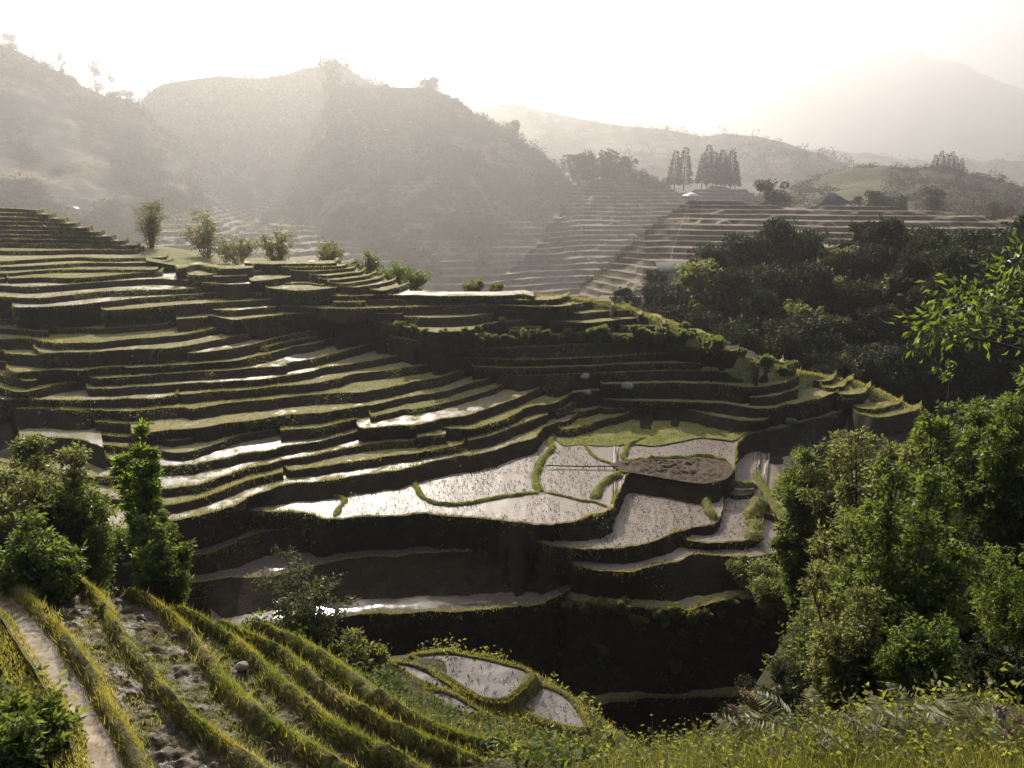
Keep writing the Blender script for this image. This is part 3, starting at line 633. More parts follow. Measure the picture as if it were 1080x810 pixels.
hD = hill('terraced_hill', [(420, 330, 600), (470, 318, 637), (515, 300, 690), (548, 276, 757), (572, 246, 840), (590, 216, 960), (604, 198, 1080), (616, 190, 1140), (650, 188, 1140), (690, 198, 1125), (720, 201, 1110), (750, 196, 1110), (790, 202, 1110), (830, 219, 1125), (860, 234, 1125), (900, 262, 1050)], [(420, 336, 616), (900, 318, 735)], None, 260, 480, 7, step=4.6, seed=6, nsc=.012)
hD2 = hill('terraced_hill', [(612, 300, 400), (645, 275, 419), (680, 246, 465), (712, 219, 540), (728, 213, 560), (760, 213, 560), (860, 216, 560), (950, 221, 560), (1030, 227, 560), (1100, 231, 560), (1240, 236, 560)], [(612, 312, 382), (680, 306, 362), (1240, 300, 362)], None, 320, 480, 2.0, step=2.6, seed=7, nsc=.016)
hE = hill('hill', [(780, 222, 1248), (810, 208, 1326), (840, 202, 1365), (870, 188, 1404), (900, 176, 1443), (930, 174, 1443), (960, 178, 1404), (990, 176, 1404), (1030, 184, 1365), (1080, 197, 1345), (1150, 204, 1345), (1300, 210, 1345)], [(780, 236, 780), (1300, 236, 780)], M['hill_green'], 180, 60, 26, seed=8, nsc=.006)
hE2 = hill('hill', [(780, 190, 5001), (820, 164, 5001), (860, 158, 5001), (900, 161, 5001), (930, 165, 5001), (960, 168, 5001), (1000, 171, 5001), (1040, 171, 5001), (1080, 168, 5001), (1150, 162, 5001), (1350, 160, 5001)], [(780, 225, 2895), (1350, 225, 2895)], M['hill_dark'], 150, 40, 20, seed=9, rough_sky=5)
hF = hill('mountain', [(560, 215, 11008), (640, 185, 11334), (700, 150, 11658), (760, 112, 11980), (810, 74, 12304), (850, 47, 12304), (885, 39, 12304), (920, 43, 12304), (960, 53, 12304), (1000, 63, 12304), (1030, 76, 12141), (1060, 89, 11980), (1080, 94, 11980), (1130, 112, 11980), (1300, 160, 11658), (1420, 190, 11334)], [(560, 218, 7447), (1420, 218, 7447)], M['mount'], 200, 50, 150, seed=10, nsc=.0009, rough_sky=8)
hS = hill('meadow', [(152, 257, 170), (200, 264, 165), (260, 272, 165), (320, 277, 160), (360, 284, 155), (400, 296, 150), (430, 303, 145), (470, 309, 140), (540, 313, 140)], [(152, 275, 136), (540, 340, 112)], M['grass_tread'], 80, 24, .6, nsc=.2, seed=12)
hW = hill('valley_slope', [(560, 345, 165), (620, 330, 175), (660, 320, 182), (720, 310, 188), (800, 305, 190), (900, 300, 192), (1000, 296, 193), (1100, 295, 193), (1300, 295, 193)], [(560, 520, 112), (1300, 520, 112)], M['earth'], 120, 40, 3, nsc=.06, seed=13)

# ------------------------------------------------------------------ woods: crowns of leaf clumps
def clump(mb, c, R, n, L, flat=.75, m=0, shell=.55):
    d = rand_unit(n); rad = R * (shell + (1 - shell) * RNG.random((n, 1)) ** .6)
    P = np.asarray(c) + d * rad * np.array([1, 1, flat])
    add_leaves(mb, P, RNG.uniform(.6, 1.3, n) * L, RNG.uniform(.5, .9, n) * L, d + rand_unit(n) * .9 - np.array([0, 0, .25]), m)
def woods(name, surf, n, size, mask, m, q=34, label='', v=(0.02, 1.0)):
    mb = MB(); x = RNG.uniform(*surf.range, n * 3); vv = RNG.uniform(*v, n * 3)
    k = mask(x, vv); x, vv = x[k][:n], vv[k][:n]; P = surf(x, vv)
    for p in P:
        s = size * RNG.uniform(.5, 1.35); tall = RNG.random() < .18; h = s * (1.1 if tall else .55)
        for _ in range(3):
            clump(mb, p + np.array([RNG.normal(0, s * .28), RNG.normal(0, s * .28), h * RNG.uniform(.0, .75)]), s * RNG.uniform(.3, .52), q // 3, s * .17, shell=.35)
    stuff(mb.build(name, m), label, 'woods')
patch = lambda x, v, s, t: fbm(x * .022, v * 3.2, 3, s) > t
woods('hill_woods', hA, 3600, 14, lambda x, v: (patch(x, v, 51, -.1)) | (v > .95), M['leaf_far'], 54, 'hazy scrub and woodland covering the hill at the left')
woods('hill_woods', hB, 3000, 13, lambda x, v: ((v > .5) & patch(x, v, 52, -.12)) | (v > .93) | ((v > .1) & patch(x, v, 53, .22)), M['leaf_far'], 54, 'hazy scrub and woodland over the central hill')
woods('hill_woods', hB2, 1000, 28, lambda x, v: v > .3, M['leaf_far'], 54, 'pale hazy woodland on the hill behind the central hill')
woods('hill_woods', hC, 1300, 27, lambda x, v: (v > .8) | patch(x, v, 54, -.05), M['leaf_far'], 45, 'faded woodland along the far ridge right of the central hill')
woods('hill_woods', hE, 1700, 11, lambda x, v: patch(x, v, 55, -.02) | ((x > 940) & (v > .1)), M['leaf_far'], 45, 'scrub and small woods on the low hills at the right')
woods('hill_woods', hE2, 300, 44, lambda x, v: v > .7, M['leaf_far'], 18, 'distant pale tree line below the mountain')
woods('valley_scrub', hV, 260, 12, lambda x, v: patch(x, v, 56, .1) & (v < .6), M['leaf_gold'], 27, 'straw-coloured scrub between terraces in the hazy valley')
woods('slope_scrub', hD2, 320, 3.4, lambda x, v: x < 732, M['leaf_far'], 27, 'dry golden scrub along the sloping left edge of the far terraces', (.88, 1.0))
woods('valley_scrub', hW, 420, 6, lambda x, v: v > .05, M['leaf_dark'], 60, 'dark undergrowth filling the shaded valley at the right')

def broad_crown(h, w, n=2600, leaf=.5, lobes=16, low=.25):
    """uneven crown of overlapping lobes"""
    mb = MB()
    for k in range(lobes):
        a = RNG.uniform(0, 2 * np.pi); t = RNG.uniform(low, .92); rad = w * .5 * (1 - abs(t - .5) * 1.0) * RNG.uniform(.3, 1.0)
        clump(mb, (math.cos(a) * rad, math.sin(a) * rad, h * t), w * RNG.uniform(.09, .2), n // lobes, leaf, shell=.45)
    clump(mb, (0, 0, h * .88), w * .2, n // 12, leaf)
    for k in range(26):
        a = RNG.uniform(0, 2 * np.pi); q = RNG.uniform(low, 1.0); rad = w * .5 * RNG.uniform(.6, 1.12) * (1.15 - abs(q - .45)); c = np.array([math.cos(a) * rad, math.sin(a) * rad, h * q * 1.03]); P = c + RNG.normal(0, w * .035, (22, 3)); add_leaves(mb, P, RNG.uniform(.7, 1.4, 22) * leaf, .4 * leaf, rand_unit(22) + np.array([math.cos(a), math.sin(a), .1]))
    return mb
def trunk_mb(h, r, limbs=4, w=3):
    mb = MB(); top = np.array([RNG.normal(0, .2), RNG.normal(0, .2), h * .75])
    add_tube(mb, [(0, 0, -.6), top * .35, top * .7, top], [r, r * .8, r * .5, r * .2], 7)
    for _ in range(limbs):
        a = RNG.uniform(0, 6.28); t = RNG.uniform(.3, .7); b = top * t
        e = b + np.array([math.cos(a) * w * .4, math.sin(a) * w * .4, h * .22]); add_tube(mb, [b, (b + e) / 2 + [0, 0, -.1 * h * .2], e], [r * .4, r * .25, r * .08], 5)
    return mb
def tree(name, label, cat, group, loc, h, w, leafm, n=2600, leaf=.5, lobes=16, low=.25, tr=.2):
    t = empty(name, loc); tag(t, label, cat, group)
    broad_crown(h, w, n, leaf, lobes, low).build('crown', leafm, t); trunk_mb(h, tr, 4, w).build('trunk', M['bark'], t); return t
ORD = 'first second third fourth fifth sixth seventh eighth ninth tenth eleventh twelfth thirteenth fourteenth fifteenth sixteenth seventeenth'.split()
protos = []
rows = [('top', .97, 655, 1105, 15), ('upper', .84, 650, 1120, 15), ('middle', .68, 668, 1120, 14), ('lower', .50, 700, 1120, 12), ('bottom', .3, 770, 1120, 10)]
for rn, v, xa, xb, cnt in rows:
    for i in range(cnt):
        x = xa + (xb - xa) * i / (cnt - 1) + RNG.uniform(-10, 10); p = hW.__call__(x, v + RNG.uniform(-.06, .03))
        k = len(protos)
        lab = f'dark broadleaf tree, {ORD[i]} from the left in the {rn} row of the shaded valley wood'
        if k < 4:
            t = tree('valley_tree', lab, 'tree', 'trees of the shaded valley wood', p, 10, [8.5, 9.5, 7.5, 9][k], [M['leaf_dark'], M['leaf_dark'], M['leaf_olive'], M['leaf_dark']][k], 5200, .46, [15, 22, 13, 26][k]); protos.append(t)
        else:
            t = copy_tree(protos[int(RNG.integers(0, 4))]); t.location = p; t['label'] = lab
        if k >= 4 or True: t.rotation_euler.z = RNG.uniform(0, 6.28)
        s = RNG.uniform(.95, 1.55) * (1.12 if 740 < x < 800 and rn == 'top' else .62 if x < 738 and rn in ('top', 'upper') else 1); t.scale = (s * RNG.uniform(.85, 1.2), s * RNG.uniform(.85, 1.2), s * RNG.uniform(.8, 1.2))
        protos = protos if k >= 4 else protos
# ------------------------------------------------------------------ near ground (thin-plate surface through known points)
def plane_z(px, py):
    d = ray(px, py); den = d[2] + .262 * d[0] + .36 * d[1]
    D = (-10.3 - .262 * 7.2 + .36 * 14.3) / den
    return d * D
CT = []
for px, py in [(-80, 660), (-80, 760), (0, 640), (0, 720), (0, 800), (100, 660), (100, 800), (200, 700), (300, 800), (300, 720), (400, 780), (420, 740), (170, 640)]:
    p = plane_z(px, py); CT.append((p[0], p[1], p[2] - .55))
for px, py, z in [(415, 700, -16.4), (437, 690, -16.75), (470, 690, -16.75), (520, 695, -16.9), (556, 706, -17.1), (500, 738, -16.8), (455, 735, -16.2), (588, 728, -17.4), (620, 768, -17.4), (553, 745, -17.2), (585, 768, -17.3)]:
    CT.append(tuple(at_z(px, py, z)))
for px, py, D in [(640, 806, 12), (700, 806, 9.5), (800, 806, 7.6), (960, 806, 7), (1100, 806, 6.8), (660, 784, 14), (720, 782, 11.5), (800, 782, 8.9), (900, 778, 8.4), (1000, 772, 8.2), (1120, 765, 8), (560, 806, 14.5), (700, 850, 8), (1000, 850, 5.5), (500, 850, 12)]:
    CT.append(tuple(at_d(px, py, D)))
CT += [(-26, 34, -19), (-20, 30, -17.5), (-12, 31, -22), (-30, 22, -13.5), (-18, 24, -14.3), (-8, 25, -18.2), (-4, 31, -23), (-30, 46, -40), (-10, 46, -41), (5, 46, -42), (-30, 58, -43), (0, 58, -44), (-16, 12, -7.5), (-10, 6, -6), (0, 4, -5.5), (13, 9, -5.5)]
for px, py, D in [(866, 592, 46), (935, 720, 34), (1018, 690, 30), (1110, 590, 30), (890, 790, 24), (970, 745, 20), (1055, 705, 13), (1130, 695, 11), (700, 790, 42), (800, 800, 40), (860, 800, 34), (700, 815, 24), (780, 815, 20), (860, 800, 14), (640, 785, 32), (900, 640, 56), (1000, 600, 50), (1100, 560, 46), (815, 740, 52), (845, 650, 47.5), (842, 790, 40), (820, 800, 30), (930, 778, 17), (1000, 765, 14)]:
    CT.append(tuple(at_d(px, py, D)))
CT = np.array(CT)
def tps_fit(X, z, lam=.02):
    n = len(X); d = np.linalg.norm(X[:, None] - X[None], axis=-1); K = d ** 2 * np.log(d + 1e-9) + lam * n * np.eye(n)
    A = np.zeros((n + 3, n + 3)); A[:n, :n] = K; A[:n, n] = 1; A[:n, n + 1:] = X; A[n, :n] = 1; A[n + 1:, :n] = X.T
    return np.linalg.solve(A, np.concatenate([z, [0, 0, 0]]))
TW = tps_fit(CT[:, :2], CT[:, 2])
def near_z(x, y):
    x = np.asarray(x, float); y = np.asarray(y, float); sh = x.shape; X = np.stack([x.ravel(), y.ravel()], -1); out = np.zeros(len(X))
    for a in range(0, len(X), 20000):
        q = X[a:a + 20000]; d = np.linalg.norm(q[:, None] - CT[None, :, :2], axis=-1)
        out[a:a + 20000] = (d ** 2 * np.log(d + 1e-9)) @ TW[:-3] + TW[-3] + q @ TW[-2:]
    return out.reshape(sh)
def near_h(x, y): return near_z(x, y) + .22 * fbm(np.asarray(x) * .7, np.asarray(y) * .7, 4, 61)
gx, gy = np.meshgrid(np.linspace(-32, 34, 300), np.linspace(2.5, 58, 260), indexing='ij')
mbn = MB(); mbn.grid(np.stack([gx, gy, near_h(gx, gy)], -1)); struct(mbn.build('slope', M['weedground'], smooth=True))
def ground_hit(px, py, dmin=4, dmax=58):
    D = np.linspace(dmin, dmax, 500); P = ray(px, py)[None] * D[:, None]
    below = P[:, 2] < near_h(P[:, 0], P[:, 1]); i = np.argmax(below) if below.any() else 499
    p = P[i].copy(); p[2] = near_h(p[0], p[1]); return p, float(D[i])

# ------------------------------------------------------------------ foreground strips with grassy bunds
BUNDS = [[(-60, 590), (-20, 640), (0, 658), (20, 690), (40, 722), (58, 752), (72, 785), (80, 815), (86, 860)],
         [(-40, 570), (0, 603), (33, 637), (63, 667), (77, 687), (97, 713), (110, 740), (130, 773), (146, 808), (165, 860)],
         [(60, 596), (80, 612), (103, 630), (120, 660), (140, 687), (167, 723), (197, 757), (230, 780), (267, 810), (320, 860)],
         [(138, 628), (160, 637), (187, 657), (213, 687), (233, 717), (263, 747), (297, 773), (347, 805), (430, 860)],
         [(190, 645), (217, 659), (253, 682), (287, 714), (320, 741), (360, 773), (420, 803), (520, 860)],
         [(235, 660), (267, 675), (300, 692), (333, 721), (360, 740), (400, 762), (445, 783), (500, 806), (600, 860)],
         [(270, 664), (300, 673), (345, 697), (385, 726), (430, 755), (480, 778), (560, 803), (660, 860)]]
bgrass = MB(); GOLD, GREENB = 0, 1
CURV = []
for pts in BUNDS:
    q = crom(pts, 3); zs = np.array([plane_z(a, b)[2] for a, b in q]); zl = zs.mean() * .35 + zs * .65
    P = at_z(q[:, 0], q[:, 1], zl); s = np.concatenate([[0], np.cumsum(np.linalg.norm(np.diff(P, axis=0), axis=1))]); t = np.linspace(0, s[-1], 340)
    CURV.append(np.stack([np.interp(t, s, P[:, j]) for j in range(3)], -1))
def bund_noise(k, t): return fbm(t * .058, t * 0 + k * 3.1, 3, 71)
tt = np.arange(340.)
HB = .2
for k in range(1, len(CURV)):
    A, B = CURV[k - 1], CURV[k]; d = B - A; wd = np.linalg.norm(d[:, :2], axis=1); u = d / wd[:, None]; zt = B[:, 2] - .05
    rows = []; wA = np.minimum(.23 + .13 * bund_noise(k - 1, tt), wd * .2); wB = np.minimum(.23 + .13 * bund_noise(k, tt), wd * .2)
    for f, h in ((0, 1), (.45, .88), (.8, .5), (1, .0)):
        Q = A + u * (wA * f)[:, None]; Q[:, 2] = np.maximum((A[:, 2] + HB) * h + zt * (1 - h), zt) + .05 * fbm(Q[:, 0] * 1.2, Q[:, 1] * 1.2, 3, 5); rows.append(Q)
    rows[0][:, 2] += .16 * bund_noise(k - 1 + 40, tt * .9); rows[1][:, 2] += .13 * bund_noise(k - 1 + 40, tt * .9)
    na = len(rows)
    for f in np.linspace(.03, .97, 26):
        rr = wA + (wd - wA - wB) * f; Q = A + u * rr[:, None]
        amp = .03 if k == 1 else .2
        Q[:, 2] = zt - .06 + amp * .8 * fbm(Q[:, 0] * 4.6, Q[:, 1] * 4.6, 3, 15); rows.append(Q)
    nb = len(rows)
    for f, h in ((1, .0), (.85, .45), (.45, .88), (0, 1)):
        Q = B - u * (wB * f)[:, None]; Q[:, 2] = zt * (1 - h) + (B[:, 2] + HB) * h + .05 * fbm(Q[:, 0] * 1.2, Q[:, 1] * 1.2, 3, 5); rows.append(Q)
    rows[-1][:, 2] += .16 * bund_noise(k + 40, tt * .9); rows[-2][:, 2] += .13 * bund_noise(k + 40, tt * .9)
    mb = MB(); G = np.stack(rows, 1)
    tm = 1 if k == 1 else 2
    mb.grid(G, lambda j: tm if na - 1 <= j < nb else 0)
    if k == len(CURV) - 1:
        e1 = B + u * .5; e1[:, 2] -= .1; e2 = B + u * 1.6; e2[:, 2] = near_h(e2[:, 0], e2[:, 1]) - .3
        mb.grid(np.stack([rows[-1], e1, e2], 1), 0)
    struct(mb.build('terrace_strip', [M['bund'], M['channel'], M['mudclod'] if k < 6 else M['weedground']]))
    # grass on the bund B, and sparse stubble on the strip
    n = 17000; ti = RNG.uniform(0, 339, n); f = RNG.normal(0, .55, n)
    b = np.stack([np.interp(ti, tt, B[:, j]) for j in range(3)], -1); uu = np.stack([np.interp(ti, tt, u[:, j]) for j in range(3)], -1); ww = np.interp(ti, tt, wB)
    b = b + uu * (f * ww)[:, None]; b[:, 2] = np.interp(ti, tt, B[:, 2]) + HB * np.clip(1 - f ** 2, 0, 1) - .07
    dn = fbm(b[:, 0] * 1.1, b[:, 1] * 1.1, 3, 79) > -.38 + RNG.uniform(0, .25, n); b = b[dn]
    g = (fbm(b[:, 0] * .5, b[:, 1] * .5, 3, 77) + .18 * (k - 2.6)) > 0
    add_blades(bgrass, b[~g], RNG.uniform(.03, .13, (~g).sum()), .016, .8, GOLD); add_blades(bgrass, b[g], RNG.uniform(.03, .14, g.sum()), .016, .8, GREENB)
    n = 900; ti = np.repeat(RNG.uniform(0, 339, n // 12), 12); f = RNG.normal(0, .5, len(ti)); b = np.stack([np.interp(ti, tt, B[:, j]) for j in range(3)], -1) + np.stack([np.interp(ti, tt, u[:, j]) for j in range(3)], -1) * (f * np.interp(ti, tt, wB) * 1.6)[:, None] + RNG.normal(0, .05, (len(ti), 3)) * [1, 1, 0]
    b[:, 2] = np.interp(ti, tt, B[:, 2]) + HB * np.clip(1 - f ** 2, 0, 1) - .08; add_blades(bgrass, b, RNG.uniform(.1, .26, len(b)), .015, .9, GOLD if k % 2 else GREENB)
    n = 3600 if k > 1 else 0; ti = RNG.uniform(0, 339, n); f = RNG.uniform(.1, .9, n)
    a = np.stack([np.interp(ti, tt, A[:, j]) for j in range(3)], -1); b = np.stack([np.interp(ti, tt, B[:, j]) for j in range(3)], -1); P = a + (b - a) * f[:, None]; P[:, 2] = b[:, 2] - .1
    kk = fbm(P[:, 0] * .7, P[:, 1] * .7, 3, 78) > .05 - .08 * (k - 2); add_blades(bgrass, P[kk], RNG.uniform(.04, .13, kk.sum()), .018, .9, GREENB if k > 2 else GOLD)
# left bank of the water channel
A = CURV[0]; n = 14000; ti = RNG.uniform(0, 339, n); off = RNG.exponential(.8, n) - .2; P = np.stack([np.interp(ti, tt, A[:, j]) for j in range(3)], -1)
P[:, 0] -= off * .8; P[:, 1] -= off * .55; zz = near_h(P[:, 0], P[:, 1]); P[:, 2] = np.where(off < .4, np.maximum(zz, P[:, 2] + .1), zz)
add_blades(bgrass, P, RNG.uniform(.04, .14, n), .02, .8, GOLD)
stuff(bgrass.build('bund_grass', [M['blade_gold'], M['blade_green']]), 'thick yellow and green grass on the curved foreground bunds', 'grass')

# small paddies below the strips
pg2 = MB()
def small_paddy(poly, z):
    sheet('paddy', poly, z, M['pond'], .05, .3, 1.5)
    q = crom(list(poly) + [poly[0]], 3)
    W = at_z(q[:, 0], q[:, 1], np.full(len(q), z)); c = W.mean(0); s = np.concatenate([[0], np.cumsum(np.linalg.norm(np.diff(W, axis=0), axis=1))])
    out = unit((W - c) * [1, 1, 0]); rows = []
    for a, h in ((-.05, -.1), (.04, .05), (.12, .09), (.22, .06), (.36, -.1), (.7, -.7)):
        Q = W + out * (a * (1 + .5 * fbm(s * .5, s * 0 + z, 2, 3)))[:, None]; Q[:, 2] = z + h + .1 * fbm(s * .9, s * 0 + a, 3, 6) * (a > .05); rows.append(Q)
    G = np.stack(rows, 1); G[-1] = G[0]; mb = MB(); mb.grid(G); struct(mb.build('paddy_bund', M['bund']))
    n = int(s[-1] * 240); si = RNG.uniform(0, s[-1], n); b = np.stack([np.interp(si, s, W[:, j]) for j in range(3)], -1); o = np.stack([np.interp(si, s, out[:, j]) for j in range(3)], -1)
    b = b + o * RNG.uniform(.03, .34, n)[:, None]; b[:, 2] = z + .03; add_blades(pg2, b, RNG.uniform(.05, .13, n), .025, .8)
    q2 = in_area(poly, z, 10); P = np.column_stack([q2, np.full(len(q2), z + .02)]); P = np.repeat(P, 3, 0) + RNG.normal(0, .04, (len(P) * 3, 3)) * [1, 1, 0]
    add_blades(pg2, P, RNG.uniform(.06, .16, len(P)), .035, .5, 1)
small_paddy([(438, 693), (470, 690.5), (503, 695.5), (533, 702.5), (554, 709), (551, 718), (541, 728), (529, 736), (510, 735), (494, 726), (474, 713), (454, 703)], -16.5)
small_paddy([(564, 723), (587, 731), (603, 744), (615, 766), (594, 764), (562, 752), (550, 743), (553, 731)], -16.9)
small_paddy([(416, 700.5), (437, 704), (458, 715), (476, 726), (470, 729), (447, 718), (428, 708)], -16.15)
small_paddy([(450, 730), (470, 732.5), (493, 744), (503, 751), (488, 752), (466, 742)], -16.1)
stuff(pg2.build('paddy_grass', [M['blade'], M['stub']]), 'grass on the rims of the small paddies below the strips', 'grass')

# ------------------------------------------------------------------ weeds and grass on the slope
def scatter_px(poly, n, dmin=4):
    """points on the slope inside a region given by its outline as seen in the photograph"""
    p = np.asarray(poly, float); lo, hi = p.min(0), p.max(0); q = RNG.uniform(lo, hi, (n, 2)); q = q[inpoly(q[:, 0], q[:, 1], p)]
    return np.array([ground_hit(a, b, dmin)[0] for a, b in q])
wd = MB()
def weeds(poly, n, L, m, hmax=.35, per=14):
    P = scatter_px(poly, n)
    for p in P:
        s = RNG.uniform(.6, 1.4); k = per
        B = p + np.column_stack([RNG.normal(0, .14 * s, k), RNG.normal(0, .14 * s, k), RNG.uniform(0, hmax * s, k)])
        d = np.column_stack([RNG.normal(0, 1, k), RNG.normal(0, 1, k), RNG.uniform(-.1, .9, k)])
        add_leaves(wd, B, RNG.uniform(.6, 1.3, k) * L, RNG.uniform(.35, .5, k) * L, d, m)
weeds([(225, 640), (330, 660), (420, 680), (440, 720), (500, 750), (640, 790), (640, 812), (500, 812), (430, 760), (330, 700), (240, 660)], 620, .17, 0)
weeds([(330, 690), (400, 700), (430, 730), (420, 752), (370, 730)], 200, .2, 0, .5)
weeds([(0, 735), (55, 745), (82, 790), (80, 812), (0, 812)], 150, .2, 1, .5, 18)
weeds([(540, 690), (575, 690), (640, 740), (720, 770), (700, 785), (630, 770), (570, 715)], 170, .18, 1, .4)
weeds([(640, 770), (1080, 745), (1080, 815), (640, 815)], 420, .07, 1, .22, 18)
weeds([(640, 770), (1080, 745), (1080, 815), (640, 815)], 120, .09, 0, .3, 12)
weeds([(440, 680), (540, 690), (560, 700), (540, 703), (450, 692)], 70, .16, 1, .4)
weeds([(840, 640), (1080, 560), (1080, 760), (860, 770)], 260, .13, 1, .4)
weeds([(815, 600), (880, 570), (910, 640), (850, 770), (800, 700)], 420, .3, 2, .9, 12)
weeds([(560, 750), (640, 775), (650, 812), (500, 800)], 130, .15, 1, .3)
stuff(wd.build('weeds', [M['weed'], M['blade_green'], M['leaf_mid']]), 'leafy weeds and ground cover on the foreground slope', 'weeds')
ng = MB()
def grass(poly, n, h, w, m, lean=.7):
    P = scatter_px(poly, n)
    if len(P): P = np.repeat(P, 5, 0) + RNG.normal(0, .09, (len(P) * 5, 3)) * [1, 1, 0]; P[:, 2] = near_h(P[:, 0], P[:, 1]) - .02; add_blades(ng, P, h * RNG.uniform(.4, 1.2, len(P)), w, lean, m)
grass([(600, 772), (700, 770), (800, 768), (1080, 755), (1080, 830), (600, 830)], 3000, .22, .011, 1)
grass([(600, 772), (700, 770), (800, 768), (1080, 755), (1080, 830), (600, 830)], 700, .26, .009, 0, .9)
grass([(560, 690), (660, 745), (720, 772), (620, 790), (480, 765), (500, 740)], 1500, .25, .02, 0)
grass([(440, 735), (560, 760), (640, 800), (560, 812), (440, 770)], 1200, .25, .02, 1)
grass([(200, 640), (330, 665), (440, 720), (480, 770), (380, 740)], 1000, .25, .02, 1)
stuff(ng.build('grass', [M['blade_gold'], M['bank']]), 'sunlit green and straw-coloured grass on the near bank', 'grass')

# ------------------------------------------------------------------ shrubs and saplings with leaf sprays
def bush_parts(h, w, nst, sprays, per, L, wl=.38, droop=.3, bare=.12, up=.5, lob=1.0):
    per = int(per * 1.6); sprays = int(sprays * 1.5); nst = int(nst * 1.15); L = L * 1.2; up = up * .5
    """stems from one base; leafy sprays along them. returns (leaf builder, stem builder)"""
    lv, st = MB(), MB(); B, D = [], []
    for i in range(nst):
        a = RNG.uniform(0, 6.28); rad = w * .5 * math.sqrt(RNG.uniform(.02, 1)); hh = h * RNG.uniform(.55, 1.0) * (1 - .35 * (rad / (w * .5)) ** 2)
        b0 = np.array([math.cos(a), math.sin(a), 0]) * w * .06; top = np.array([math.cos(a) * rad, math.sin(a) * rad, hh])
        mid = b0 * .4 + top * .5 + np.array([0, 0, hh * .12]); c = crom([b0 - [0, 0, .5], mid, top], hh / 10)
        add_tube(st, c, np.linspace(.028, .006, len(c)) * (h / 3), 5)
        for _ in range(sprays):
            t = RNG.uniform(bare, 1) ** .8; o = c[min(int(t * len(c)), len(c) - 1)]
            dr = unit(np.array([RNG.normal(), RNG.normal(), RNG.normal() * .5 + up])); ln = w * RNG.uniform(.08, .22) * (1.15 - .4 * t)
            add_tube(st, [o, o + dr * ln * .5, o + dr * ln], [.008 * h / 3, .006 * h / 3, .003], 3)
            q = np.linspace(.2, 1.05, per)[:, None]; B.append(o + dr * ln * q + RNG.normal(0, L * .25, (per, 3))); D.append(dr * .5 + rand_unit(per) * .9 - np.array([0, 0, droop]))
        for q in (len(c) - 1, int(len(c) * .72), int(len(c) * .5)):
            if RNG.random() < .8: nl = int(95 * lob); dd = rand_unit(nl); rr_ = w * RNG.uniform(.07, .15); o = c[q] + RNG.normal(0, w * .05, 3); B.append(o + dd * rr_ * (.4 + .6 * RNG.random((nl, 1))) * [1, 1, .8]); D.append(dd + rand_unit(nl) * .8 - np.array([0, 0, droop]))
    B = np.concatenate(B); D = np.concatenate(D); add_leaves(lv, B, RNG.uniform(.6, 1.25, len(B)) * L, RNG.uniform(.7, 1.2, len(B)) * L * wl, D)
    return lv, st
DBG = False
def bush(label, px, pyb, pyt, wpx, m, name='shrub', nst=26, sprays=16, per=10, L=.11, wl=.42, droop=.3, bare=.12, cat='shrub', group=None, pos=None, up=.5, D=None):
    if pos is not None: p = pos; h = (pyb - pyt) * D / F
    elif D is None: p, D = ground_hit(px, pyb); h = (pyb - pyt) * D / F
    else:
        top = at_d(px, pyt, D); p = top.copy(); p[2] = near_h(p[0], p[1]); h = top[2] - p[2]
    h = h * 1.05; w = wpx * D / F
    t = empty(name, p); tag(t, label, cat, group); lv, st = bush_parts(h, w, nst, sprays, per, L, wl, droop, max(bare, .45 if h > 1.7 * w else bare), up, .25 if name in ('sapling', 'small_tree') else 1.0 + 1.2 * (w > 3.5))
    lv.build('foliage', M[m], t); st.build('stem', M['bark'], t); return t
G1 = 'shrubs on the foreground slope'
# left group
bush('tall slender bright green sapling rising above the left thicket', 128, 640, 400, 46, 'leaf_sapling', 'sapling', 8, 60, 12, .17, .4, .1, .3, 'sapling', up=.7, D=27)
bush('silvery green shrub at the upper left of the left thicket', 44, 610, 446, 92, 'leaf_olive', nst=22, sprays=20, L=.17, D=30)
bush('broad pale green shrub against the left edge of the photo', 2, 620, 480, 110, 'leaf_olive', nst=24, sprays=20, L=.16)
bush('dense leafy shrub at the foot of the bright sapling', 96, 634, 505, 84, 'leaf_mid', nst=26, sprays=20, L=.16)
bush('small round dark shrub at the right end of the left thicket', 162, 640, 545, 62, 'leaf_mid', nst=18, sprays=16, L=.13, D=26)
bush('low leafy shrub at the front of the left thicket', 45, 645, 545, 95, 'leaf_mid', nst=22, sprays=16, L=.14)
bush('shrub of slim upright shoots right of the bright sapling', 156, 632, 505, 40, 'leaf_mid', nst=12, sprays=22, L=.14, D=27.5)
bush('glossy green bush beside the muddy water channel', 35, 812, 745, 90, 'leaf_mid', nst=24, sprays=14, L=.13)
bush('airy small tree with bare forked stems before the bright water', 318, 690, 578, 105, 'leaf_silver', 'small_tree', 13, 20, 9, .12, .36, .5, .3, 'tree', D=24)
bush('low weedy shrub beside the airy small tree', 372, 712, 672, 60, 'leaf_olive', nst=16, sprays=10, L=.14)
bush('low dark shrub at the foot of the airy small tree', 285, 690, 652, 70, 'leaf_mid', nst=14, sprays=10, L=.12, D=23)
